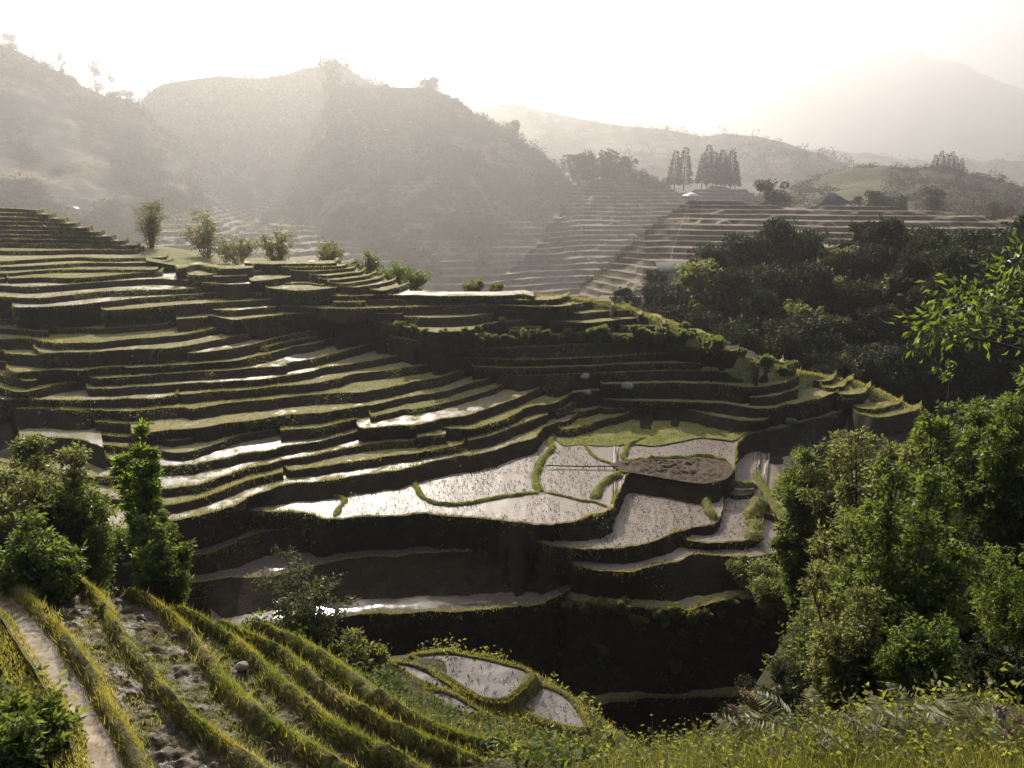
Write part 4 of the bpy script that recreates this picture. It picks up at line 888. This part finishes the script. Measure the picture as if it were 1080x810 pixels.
# right group
bush('round leafy shrub standing next to the lower paddy steps', 872, 600, 450, 76, 'leaf_mid', nst=30, sprays=20, L=.22, D=46)
bush('pale olive shrub behind the right thicket', 935, 710, 440, 110, 'leaf_olive', nst=26, sprays=20, L=.2, D=35)
bush('tall shrub with a rounded tip at the top of the right thicket', 1018, 660, 400, 116, 'leaf_mid', nst=30, sprays=22, L=.2, D=31)
bush('dark shrub cut by the right edge of the photo', 1085, 620, 400, 110, 'leaf_mid', nst=28, sprays=20, L=.18, D=28)
bush('yellowish shrub spreading over the paddy side of the thicket', 922, 738, 540, 106, 'leaf_olive', nst=30, sprays=20, L=.15, D=27)
bush('dense green shrub in the middle of the right thicket', 970, 714, 480, 128, 'leaf_mid', nst=32, sprays=22, L=.15, D=20)
bush('bright green shrub at the right edge above the dark hollow', 1058, 705, 555, 100, 'leaf_bright', nst=26, sprays=20, L=.11)
bush('column of small leaves hanging above the ferns', 905, 768, 620, 85, 'leaf_olive', nst=34, sprays=20, L=.07, D=12)
bush('small-leaved shrub right of the leafy column', 975, 772, 650, 90, 'leaf_mid', nst=28, sprays=18, L=.065, D=11)
bush('dark twiggy shrub at the lower right edge', 1062, 775, 690, 80, 'leaf_dark', nst=22, sprays=14, L=.065, D=9.5)
bush('leafy shrub filling the hollow of the right thicket', 1005, 715, 560, 105, 'leaf_dark', nst=30, sprays=18, L=.12)
bush('round pale-leaved shrub just above the leafy shrub by the paddy steps', 900, 620, 452, 84, 'leaf_olive', nst=24, sprays=16, L=.2, D=44)
bush('dark bush half hidden behind the bank at the left end of the right thicket', 832, 775, 700, 72, 'leaf_dark', nst=22, sprays=14, L=.1, D=27)
bush('dark bush at the foot of the yellowish shrub', 872, 775, 690, 84, 'leaf_dark', nst=22, sprays=14, L=.09, D=20)
bush('dark tangle of shoots at the edge of the bank behind the seed heads', 800, 780, 722, 70, 'leaf_dark', nst=20, sprays=12, L=.1, D=24)
bush('low shrub sprawling on the dark lower shelf', 812, 640, 598, 84, 'leaf_olive', nst=18, sprays=12, L=.25, pos=at_z(812, 634, -32.4), D=59)
# big-leaved tree reaching in at the right edge
def branch_tree():
    p, D = ground_hit(1090, 560); D = 26; p = at_d(1190, 560, D); p[2] = near_h(p[0], p[1]); t = empty('broadleaf_tree', p)
    tag(t, 'tree with large bright drooping leaves reaching in from the right edge', 'tree')
    lv, st = MB(), MB(); bs = []
    for px, py, d in [(975, 345, 25), (1000, 350, 25), (1010, 322, 25), (1035, 315, 26), (1050, 300, 26), (1070, 290, 26), (1030, 340, 25), (1060, 330, 26), (1085, 310, 26), (1090, 345, 26), (1015, 300, 27), (1110, 300, 26), (1075, 275, 27), (1120, 330, 26), (990, 332, 25.5)]:
        q = at_d(px, py, d) - p; bs.append(q); m0 = np.array([q[0] * .45, q[1] * .5, q[2] * .85]); c = crom([[0, 0, q[2] * .35], m0, q], .4); add_tube(st, c, np.linspace(.09, .015, len(c)), 5)
        k = 46; B = q + RNG.normal(0, .42, (k, 3)); dd = unit(B - q) + rand_unit(k) * .5 - np.array([0, 0, .25]); add_leaves(lv, B, RNG.uniform(.24, .46, k), RNG.uniform(.09, .15, k), dd, fold=.2)
    add_tube(st, [(0, 0, -1), (.1, 0, 2), (0, .1, 4.5), (0, 0, max(b[2] for b in bs) - .3)], [.22, .19, .13, .04], 8)
    lv.build('crown', M['leaf_bright'], t); st.build('trunk', M['bark'], t)
branch_tree()

# shrubs on the lip of the dark face of the nose
L27 = [L for L in LIPS if L['z'] == -19.5][0]; proto = None
for i in range(26):
    s = L27['s'][-1] * (.30 + .70 * (i + RNG.uniform(-.3, .3)) / 25); p = np.array([np.interp(s, L27['s'], L27['P'][:, j]) for j in range(3)])
    p[1] -= RNG.uniform(.2, 1.2); p[2] -= RNG.uniform(-.1, .9)
    if proto is None or i in (1, 2):
        t = empty('wild_shrub', p); lv, st = bush_parts(1.5, 2.1, 9, 12, 8, .22, .5, .3, .1); lv.build('foliage', M['leaf_olive'], t); st.build('stem', M['bark'], t); protos_s = (protos_s if proto else []) + [t]; proto = t
    else: t = copy_tree(protos_s[int(RNG.integers(0, 3))]); t.location = p
    tag(t, 'small wild shrub hanging over the dark face of the terraced nose', 'shrub', 'wild shrubs along the dark terrace face'); t.rotation_euler.z = RNG.uniform(0, 6); k = RNG.uniform(.6, 1.2); t.scale = (k, k, k)
L18 = [L for L in LIPS if L['z'] == -18.1][0]
for i in range(12):
    s = L18['s'][-1] * (.0 + .5 * i / 11); p = np.array([np.interp(s, L18['s'], L18['P'][:, j]) for j in range(3)]); p[1] -= .2; p[2] -= .2
    t = copy_tree(protos_s[i % 3]); t.location = p; t.rotation_euler.z = i; k = RNG.uniform(.35, .7); t.scale = (k, k, k)
    tag(t, 'tiny wild shrub on the shaded ledge above the dark bowl', 'shrub', 'wild shrubs on the upper ledge')
T1b = [L for L in LIPS if L['z'] == -32.4][0]
for i in range(14):
    s = T1b['s'][-1] * (.0 + .5 * i / 13); p = np.array([np.interp(s, T1b['s'], T1b['P'][:, j]) for j in range(3)]); p[1] -= RNG.uniform(0, .5); p[2] -= RNG.uniform(.0, 1.4)
    t = copy_tree(protos_s[i % 3]); t.location = p; t.rotation_euler.z = i; k = RNG.uniform(.4, .75); t.scale = (k, k, k)
    tag(t, 'small shrub trailing over the lowest terrace wall', 'shrub', 'shrubs trailing over the lowest terrace wall')

for i in range(18):
    s = T1b['s'][-1] * RNG.uniform(-.1, .62); d = RNG.uniform(.8, 5.5); p = np.array([np.interp(s, T1b['s'], T1b['P'][:, j]) for j in range(3)]); p = p - unit(p * [1, 1, 0]) * (d * .24 + .1); p[2] -= d
    t = copy_tree(protos_s[i % 3]); t.location = p; t.rotation_euler.z = i * 1.7; k = RNG.uniform(.3, .65); t.scale = (k, k, k)
    tag(t, 'small plant clinging to the dark wall below the lowest terrace', 'shrub', 'plants on the dark lowest wall')

# shrubs along the crest, behind the upper terraces
def crest_bush(label, px, pyb, pyt, wpx, D, m, name='shrub', cat='shrub', tall=False):
    pyb = pyb + 2
    p = at_d(px, pyb, D); h = (pyb - pyt) * D / F; w = wpx * D / F; t = empty(name, p); tag(t, label, cat, 'shrubs along the crest of the terraces')
    lv, st = bush_parts(h, w * 1.1, 13, 8, 5, .34, .5, .35, .08, .8, .45)
    lv.build('foliage', M[m], t); st.build('stem', M['bark'], t); return t
crest_bush('tall golden feathery shrub, leftmost on the crest of the terraces', 158, 258, 208, 40, 142, 'leaf_gold')
crest_bush('golden shrub with a dark base, second along the crest', 219, 270, 222, 38, 140, 'leaf_gold')
crest_bush('low straw-coloured shrub between two taller crest shrubs', 252, 274, 248, 44, 138, 'leaf_gold')
crest_bush('upright yellow shrub with a dark right side on the crest', 293, 276, 238, 34, 138, 'leaf_gold')
crest_bush('small loose shrub above the left end of the crescent mound', 350, 280, 253, 36, 136, 'leaf_gold')
crest_bush('rounded yellow-green shrub behind the crescent mound', 392, 290, 264, 36, 130, 'leaf_olive')
crest_bush('bright yellow-green shrub low on the shoulder of the mound', 415, 298, 279, 34, 128, 'leaf_bright')
crest_bush('last yellow-green shrub at the right foot of the mound', 436, 303, 285, 30, 126, 'leaf_bright')
crest_bush('small gold shrub on the crest above the middle terraces', 500, 311, 291, 20, 118, 'leaf_gold')
crest_bush('tiny pale shrub just right of the small gold crest shrub', 524, 312, 300, 14, 117, 'leaf_gold')

# ------------------------------------------------------------------ conifers and ridge trees
def conifer(h, w):
    mb = MB()
    for k in range(15):
        t = k / 14; z = h * (.16 + .82 * t); r = w * .5 * (1 - t) ** .8 + .15; n = int(12 + 60 * (1 - t))
        a = RNG.uniform(0, 6.28, n); rad = r * np.sqrt(RNG.uniform(.08, 1, n)); P = np.column_stack([np.cos(a) * rad, np.sin(a) * rad, z + RNG.normal(0, h * .02, n)])
        D = np.column_stack([np.cos(a), np.sin(a), RNG.uniform(-.5, .1, n)]); add_leaves(mb, P, h * .07, h * .035, D)
    tr = MB(); add_tube(tr, [(0, 0, -.5), (0, 0, h * .5), (0, 0, h * .97)], [h * .018, h * .012, h * .003], 6); return mb, tr
def place_conifers(spots, group, D, fmt, surf, v):
    pr = []
    for i, (px, pyb, pyt) in enumerate(spots):
        p = at_d(px, pyb, D); h0 = 14.0; h = (pyb - pyt) * D / F
        if i < 3:
            c, tr = conifer(h0, h0 * .34); t = empty('pine_tree', p); c.build('crown', M['leaf_far'], t); tr.build('trunk', M['bark'], t); pr.append(t)
        else: t = copy_tree(pr[i % 3])
        t.location = p; k = h / h0; t.scale = (k * 1.1, k * 1.1, k); t.rotation_euler.z = i * 1.3; tag(t, fmt.format(ORD[i]), 'pine', group)
place_conifers([(711, 200, 161), (721, 200, 157)], 'pair of pines left of the ridge clump', 1087, '{} from the left of the two slim pines standing apart on the terraced ridge', hD, .9)
place_conifers([(740, 198, 164), (745, 197, 155), (751, 199, 161), (756, 197, 164), (760, 199, 160), (765, 199, 165), (770, 200, 159), (775, 200, 172)], 'pines of the ridge clump', 1077, 'tall dark pine, {} from the left in the close clump on the terraced ridge', hD, .9)
place_conifers([(984, 186, 164), (990, 186, 160), (996, 187, 163), (1001, 187, 161), (1006, 188, 166), (1012, 188, 168)], 'pines on the low hill at the right', 1345, 'hazy pine, {} from the left in the group on the low right hill', hE, .9)
def small_tree(label, px, pyb, pyt, wpx, D, m='leaf_far', name='tree', group=None, bare=.3):
    h = (pyb - pyt) * D / F; w = wpx * D / F; t = empty(name, at_d(px, pyb, D)); tag(t, label, 'tree', group); mb = MB()
    for k in range(16):
        a = RNG.uniform(0, 6.28); q = RNG.uniform(bare, .95); rr = w * .5 * RNG.uniform(.1, .8); clump(mb, (math.cos(a) * rr, math.sin(a) * rr, h * q), w * RNG.uniform(.14, .26), 120, max(w * .075, .5), shell=.3)
    mb.build('crown', M[m], t); trunk_mb(h, h * .025, 3, w).build('trunk', M['bark'], t)
HX = 2.63
for lab, px, b, tp, wp, D in (('hazy tree, leftmost on the skyline of the left hill', 12, 56, 36, 18, 630), ('slim hazy tree alone on the left hill skyline', 68, 90, 55, 11, 612), ('tall bushy hazy tree with a bare trunk on the left hill skyline', 104, 112, 64, 20, 596), ('hazy tree just right of the tall bushy skyline tree', 123, 125, 78, 16, 588), ('lower hazy tree stepping down the left hill skyline', 142, 148, 98, 18, 574), ('last hazy tree low on the left hill skyline', 180, 182, 140, 18, 550)):
    small_tree(lab, px, b, tp, wp, D * HX, group='trees on the left hill skyline')
for lab, px, b, tp, wp, D in (('spiky hazy tree on the top of the central hill', 312, 82, 64, 10, 930), ('round hazy tree on the summit of the central hill', 352, 112, 62, 34, 552), ('hazy tree right of the central summit', 455, 104, 84, 26, 550), ('small hazy tree on the right shoulder of the central hill', 540, 150, 130, 20, 515)):
    small_tree(lab, px, b, tp, wp, D * HX, group='trees on the central hill')
for i, (px, b, tp, wp) in enumerate([(606, 188, 158, 22), (622, 186, 156, 26), (640, 187, 153, 28), (656, 190, 158, 24), (672, 196, 172, 22), (686, 200, 178, 20), (700, 203, 180, 18)]):
    small_tree(f'yellowish bushy tree, {ORD[i]} from the left in the row on top of the terraced ridge', px, b + 4, tp + 8, wp * 1.25, 1117, 'leaf_far', bare=-.05, group='row of trees on the terraced ridge')
for i, (px, b, tp, wp) in enumerate([(806, 218, 192, 22), (820, 219, 193, 24), (902, 221, 207, 12), (918, 221, 203, 20), (930, 222, 207, 24), (948, 222, 210, 20), (982, 224, 200, 22), (1052, 232, 216, 20)]):
    small_tree(f'dark bushy tree, {ORD[i]} from the left along the top edge of the far terraces', px, b + 3, tp, wp * 1.2, 575, 'leaf_dark', bare=0, group='trees along the top of the far terraces')

# ------------------------------------------------------------------ huts and other far objects
def box(mb, c, s, m=0, rz=0):
    x, y, z = np.asarray(s) / 2; v = np.array([(a * x, b * y, d * z) for a in (-1, 1) for b in (-1, 1) for d in (-1, 1)]); R = np.array([[math.cos(rz), -math.sin(rz), 0], [math.sin(rz), math.cos(rz), 0], [0, 0, 1]])
    mb.add(v @ R.T + np.asarray(c), [(0, 1, 3, 2), (4, 6, 7, 5), (0, 4, 5, 1), (2, 3, 7, 6), (0, 2, 6, 4), (1, 5, 7, 3)], m)
def hut(name, label, px, py, D, w, d, hw, hr, over, roofm, wallm, rz=0.0, open_=False):
    p = at_d(px, py, D); t = empty(name, p, rz); tag(t, label, 'hut')
    wl = MB()
    if open_:
        for a in (-1, 1):
            for b in (-1, 1):
                q = MB(); box(q, (a * w * .42, b * d * .42, hw * .5), (.22, .22, hw)); q.build('post', M[wallm], t)
        box(wl, (0, 0, hw * .3), (w * .8, d * .8, hw * .12)); wl.build('platform', M[wallm], t)
    else:
        box(wl, (0, 0, hw * .5 - .4), (w, d, hw + .8)); wb = wl.build('wall', M[wallm], t)
        dr = MB(); box(dr, (w * .18, -d * .5 - .03, hw * .42), (w * .18, .1, hw * .8)); dr.build('door', M['pole'], t)
    rf = MB(); a, b = w * .5 + over, d * .5 + over; r = w * .08
    v = [(-a, -b, hw), (a, -b, hw), (a, b, hw), (-a, b, hw), (-r, 0, hw + hr), (r, 0, hw + hr), (-a, -b, hw - .25), (a, -b, hw - .25), (a, b, hw - .25), (-a, b, hw - .25)]
    rf.add(v, [(0, 1, 5, 4), (2, 3, 4, 5), (6, 7, 1, 0), (7, 8, 2, 1), (8, 9, 3, 2), (9, 6, 0, 3), (9, 8, 7, 6)]); rf.add([v[1], v[2], v[5]], [(0, 1, 2)]); rf.add([v[3], v[0], v[4]], [(0, 1, 2)])
    rf.build('roof', M[roofm], t); return t
hut('hut', 'dark hut with a steep hipped roof on the edge of the far terraces', 876, 219, 564, 17, 12, 3, 8.3, 3.9, 'roofdark', 'wood')
hut('shelter', 'small open shelter with a white roof at the top of the terrace path', 728.5, 214, 560, 7.8, 6.8, 5.5, 2.2, 1.3, 'roofwhite', 'wood', .3, True)
hut('hut', 'tiny white-roofed hut far away on the right slope', 925, 193, 1170, 15.5, 11.5, 4, 4, 1.5, 'roofwhite', 'wood', .2)
def shed():
    p = hD2(716, .12) + [0, 0, .2]; t = empty('shed', p, .05); tag(t, 'low shed with a wide grey roof beside the valley trees below the terraces', 'shed')
    r = MB(); v = [(-11, -7.8, 2.9), (11, -7.8, 2.9), (9.4, 7.8, 6.5), (-8.5, 7.8, 6.5)]; v += [(x, y, z - .25) for x, y, z in v]; r.add(v, [(0, 1, 2, 3), (7, 6, 5, 4), (0, 4, 5, 1), (1, 5, 6, 2), (2, 6, 7, 3), (3, 7, 4, 0)]); r.build('roof', M['greyroof'], t)
    for x, y, h in ((-9.1, -6.5, 2.7), (9.1, -6.5, 2.7), (-7.5, 6.5, 5.9), (8, 6.5, 5.9)): q = MB(); box(q, (x, y, h / 2 - .5), (.3, .3, h + 1)); q.build('post', M['wood'], t)
    q = MB(); box(q, (0, -6, 1.2), (17.7, .3, 2.5)); q.build('wall', M['wood'], t)
shed()
def tunnel():
    p = at_d(75, 221, 560); t = empty('plastic_tunnel', p); tag(t, 'white arched plastic tunnel at the foot of the left hill', 'tunnel')
    a = np.linspace(0, math.pi, 14); G = np.stack([np.stack([np.cos(a) * 4.6, np.full(14, y), np.sin(a) * 2.0], -1) for y in (0, 2, 4)], 0); mb = MB(); mb.grid(G); mb.build('cover', M['plastic'], t)
    for y in (0, 2, 4): r = MB(); add_tube(r, np.stack([np.cos(a) * 4.65, np.full(14, y), np.sin(a) * 2.05], -1), .12, 5); r.build('hoop', M['plastic'], t)
tunnel()
# far path down the terraces
pts = []
for px, v in ((727, .97), (723, .8), (718, .6), (713, .4), (708, .2)): pts.append(hD2(px, v) + [0, -.6, .7])
q = crom(pts, 2); mb = MB(); add_tube(mb, q, .06, 5); tag(mb.build('irrigation_pipe', M['hose']), 'thin pale pipe running down the far terraces below the shelter', 'pipe')
P0, P1 = at_z(576, 493.5, ZM), at_z(652, 494.5, ZM); mb = MB(); add_tube(mb, [P0 + [0, 0, .28], (P0 + P1) / 2 + [0, 0, .22], P1 + [0, 0, .3]], .07, 6); tag(mb.build('bamboo_pole', M['pole']), 'dark bamboo pole lying across the bright paddy beside the ploughed plot', 'pole')
def rock(label, px, py, z, size, m, r=None):
    p = at_z(px, py, z) if r is None else at_r(px, py, r); n, k = 18, 12; mb = MB(); th = np.linspace(0, 2 * np.pi, n + 1); ph = np.linspace(0, math.pi, k); G = np.zeros((n + 1, k, 3))
    for i, a in enumerate(th):
        for j, b in enumerate(ph): d = np.array([math.cos(a) * math.sin(b), math.sin(a) * math.sin(b), math.cos(b)]); G[i, j] = d
    f = 1 + .5 * fbm(G[..., 0] * 1.6 + px, G[..., 1] * 1.6 + G[..., 2], 3, 5); G = G * f[..., None] * np.array([1, .8, .65]) * size; G[-1] = G[0]; mb.grid(G); o = mb.build('boulder', M[m], smooth=False); o.location = p; tag(o, label, 'boulder')
rock('pale boulder lying on the dark slope of the bowl', 662, 407, 0, .75, 'rock', 91)
rock('small pale stone above the grassy corner of the bowl', 617, 397, 0, .55, 'rock', 91.5)
rock('small grey stone left of the pale boulder', 620, 414, 0, .45, 'rock', 88.5)
rock('dark round boulder on the bund beside the lower right bench', 833, 444, -27.7, .8, 'darkrock')
rock('small rounded stone at the foot of the ploughed plot', 744, 520, -29.1, .45, 'rock'); rock('tilted flat stone against the ploughed plot wall', 732, 514, -28.9, .5, 'rock')
rock('flat pale stone on the third muddy strip', 255, 703, plane_z(255, 703)[2] - .12, .15, 'rock')

# ------------------------------------------------------------------ ferns and seed heads on the near bank
def fern(label, px, py, L, dirs, group='ferns on the near bank'):
    p, D = ground_hit(px, py); t = empty('fern', p); tag(t, label, 'fern', group)
    for dx, dy, dz, s in dirs:
        ln = L * s; q = np.linspace(0, 1, 26); d = np.array([dx, dy, 0]); d = d / np.linalg.norm(d)
        C = d[None] * (q * ln)[:, None] + np.array([0, 0, 1])[None] * (np.sin(q * 2.2) * ln * dz)[:, None] + np.array([0, 0, .05]); mb = MB(); add_tube(mb, C, np.linspace(.006, .002, 26), 4)
        sd_ = np.array([-d[1], d[0], 0])
        for a in (-1, 1):
            Lf = ln * .26 * np.sin(np.clip(q * 1.05 + .08, 0, 1) * math.pi) ** .8; Lf[:4] *= .3
            dirn = a * sd_[None] + d[None] * .45 + np.array([0, 0, -.15])
            add_leaves(mb, C, np.maximum(Lf, .005), ln * .036, np.repeat(dirn, 26, 0) + RNG.normal(0, .06, (26, 3)), fold=.02)
        mb.build('frond', M['fern'], t)
fern('wide pale fern spreading left at the edge of the bank', 858, 786, .95, [(-1, .1, .25, 1), (-.8, .6, .35, .9), (.3, 1, .4, .7), (.9, .2, .3, .8), (.6, -.6, .2, .7)])
fern('fern with one clear frond lying to the left under the leafy column', 985, 788, .85, [(-1, .25, .3, 1), (-.5, .9, .5, .8), (.6, .7, .4, .7)])
fern('fern with a stiff ladder-like frond pointing right', 1000, 796, .8, [(1, .35, .35, 1), (.6, .9, .45, .7), (-.4, -.5, .2, .7)])
fern('silvery fern low in the grass of the bank', 905, 806, .8, [(.9, .5, .3, 1), (-.7, .5, .25, .8), (.1, -1, .15, .7), (.6, -.3, .2, .8)])
fern('small fern above the silvery fern', 932, 790, .65, [(.8, .2, .3, 1), (-.9, .4, .3, .9), (.1, .9, .5, .8)])
fern('broad fern standing at the right end of the bank', 1040, 796, .8, [(-1, .3, .4, 1), (-.3, 1, .5, .8), (.9, .4, .4, .9), (.4, -.8, .2, .7)])
fern('fern leaning out over the dark gully at the left end of the bank', 800, 790, .7, [(-1, .6, .3, 1), (-.2, 1, .4, .8), (.8, .4, .35, .9)])
for i, (px, py, top) in enumerate([(735, 792, 752), (905, 790, 742), (960, 790, 748), (1020, 785, 735), (690, 796, 765)]):
    p, D = ground_hit(px, py); h = (py - top) * D / F; tw = empty('dry_stalk', p); tag(tw, "bare dry stalk above the grass of the bank, " + ('second from the left', 'third from the left', 'fourth from the left', 'rightmost of five', 'leftmost of five')[i], 'stalk', 'dry stalks on the bank'); mb = MB()
    for k in range(4): e = np.array([RNG.normal(0, .35) * h, RNG.normal(0, .2) * h, h * RNG.uniform(.7, 1.1)]); add_tube(mb, [(0, 0, -.05), e * .5 + RNG.normal(0, .03, 3), e], [.006, .005, .002], 4)
    mb.build('stem', M['dry'], tw)
def seedplant(label, px, py, pyt, n, m='seed', name='seed_head_plant', spread=.1, rs=.022, cat='plant'):
    p, D = ground_hit(px, py); h = (py - pyt) * D / F; t = empty(name, p); tag(t, label, cat, None); st = MB()
    for k in range(n):
        tip = np.array([RNG.normal(0, spread * h), RNG.normal(0, spread * h), h * RNG.uniform(.6, 1.0)]); add_tube(st, [(0, 0, -.05), tip * .5 + [0, 0, .05 * h], tip], [.006, .005, .003], 4)
        hd = MB(); d = rand_unit(90); d[:, 2] = np.abs(d[:, 2]) * .9 - .1; add_leaves(hd, tip + d * rs * .25, rs * RNG.uniform(.8, 1.5, 90), rs * .35, d); hd.build('flower_head', M[m], t)
    st.build('stem', M['dry'], t)
seedplant('dry brown seed-head plant standing up against the dark gully', 783, 778, 708, 9, 'seed', spread=.16, rs=.05)
seedplant('dry thistle with pinkish tops at the right edge of the bank', 1063, 800, 742, 6, 'seed', spread=.2, rs=.04)
seedplant('white tufted flower standing in the grass, left of a pair', 815, 803, 793, 1, 'petal', 'flower', .05, .035, 'flower'); seedplant('white tufted flower standing in the grass, right of a pair', 832, 806, 795, 1, 'petal', 'flower', .05, .035, 'flower')
seedplant('pale pink flower on a tall stem near the ferns', 870, 800, 786, 2, 'petal', 'flower', .12, .032, 'flower'); seedplant('pinkish white flower at the far right of the bank', 1062, 790, 752, 2, 'petal', 'flower', .2, .035, 'flower'); seedplant('faded flower low in the grass beside the silvery fern', 953, 806, 795, 2, 'petal', 'flower', .1, .03, 'flower')

# ------------------------------------------------------------------ grassy shoulder where the nose falls to the valley
def shoulder():
    E = [(540, 311, -15.3), (556, 311.5, -15.35), (597, 313.5, -15.9), (646, 322, -16.8), (676, 331, -17.65), (702, 341, -18.4), (745, 360, -19.8), (797, 382, -22.0), (830, 390, -23.5), (880, 399, -25.5), (915, 410, -26.3), (950, 428, -27.5), (975, 440, -28.3), (1010, 462, -31)]
    q = crom([tuple(at_z(a, b, z)) for a, b, z in E], .35); T = unit(np.gradient(q, axis=0) * [1, 1, 0]); N = np.stack([-T[:, 1], T[:, 0], 0 * T[:, 0]], -1); N = np.where((N[:, :1] < 0) & (N[:, 1:2] < 0), -N, N)
    s = np.arange(len(q)) * .35; rows = []
    for o, dz in ((-4, -7), (-2, -3.2), (-.9, -1.0), (-.2, -.15), (.8, 0), (1.8, -.3), (3.4, -1.6), (8, -6), (16, -13), (30, -26)):
        Q = q + N * o; Q[:, 2] = q[:, 2] + dz + .4 * fbm(Q[:, 0] * .45, Q[:, 1] * .45, 4, 83); rows.append(Q)
    mb = MB(); mb.grid(np.stack(rows, 1)); struct(mb.build('nose_slope', M['grass_tread']))
    n = 9000; ti = RNG.uniform(0, len(q) - 1, n); o = RNG.uniform(-.6, 3, n); P = np.stack([np.interp(ti, np.arange(len(q)), q[:, j]) for j in range(3)], -1) + np.stack([np.interp(ti, np.arange(len(q)), N[:, j]) for j in range(3)], -1) * o[:, None]
    P[:, 2] += np.interp(o, [-.9, -.2, .8, 1.8, 3.4], [-1, -.15, 0, -.3, -1.6]) + .3 * fbm(P[:, 0] * .45, P[:, 1] * .45, 4, 83)
    g = MB(); add_blades(g, P, RNG.uniform(.15, .45, n), .1, .7); stuff(g.build('nose_grass', M['blade']), 'rough grass on the shoulder of the terraced nose above the valley', 'grass')
shoulder()
for i, (px, py, z, k) in enumerate([(722, 346, -18.9, .7), (760, 366, -20.2, .8), (783, 374, -21.2, .7), (808, 384, -22.4, 1.0), (832, 392, -23.8, 1.3), (826, 394, -23.7, .9)]):
    c = copy_tree(protos_s[i % 3]); c.location = at_z(px, py, z); c.rotation_euler.z = i; c.scale = (k, k, k * .8); tag(c, f'small green shrub, {ORD[i]} along the skyline edge of the terraced nose', 'shrub', 'shrubs on the edge of the nose')
# ------------------------------------------------------------------ render settings
vs = S.view_settings; vs.view_transform = 'Standard'; vs.look = 'None'; vs.gamma = 1.0; vs.use_curve_mapping = False; vs.exposure = 1.5
cy = S.cycles; cy.use_denoising = True; cy.max_bounces = 6; cy.diffuse_bounces = 2; cy.glossy_bounces = 2; cy.transmission_bounces = 4; cy.volume_bounces = 0; cy.transparent_max_bounces = 4
cy.sample_clamp_indirect = 4
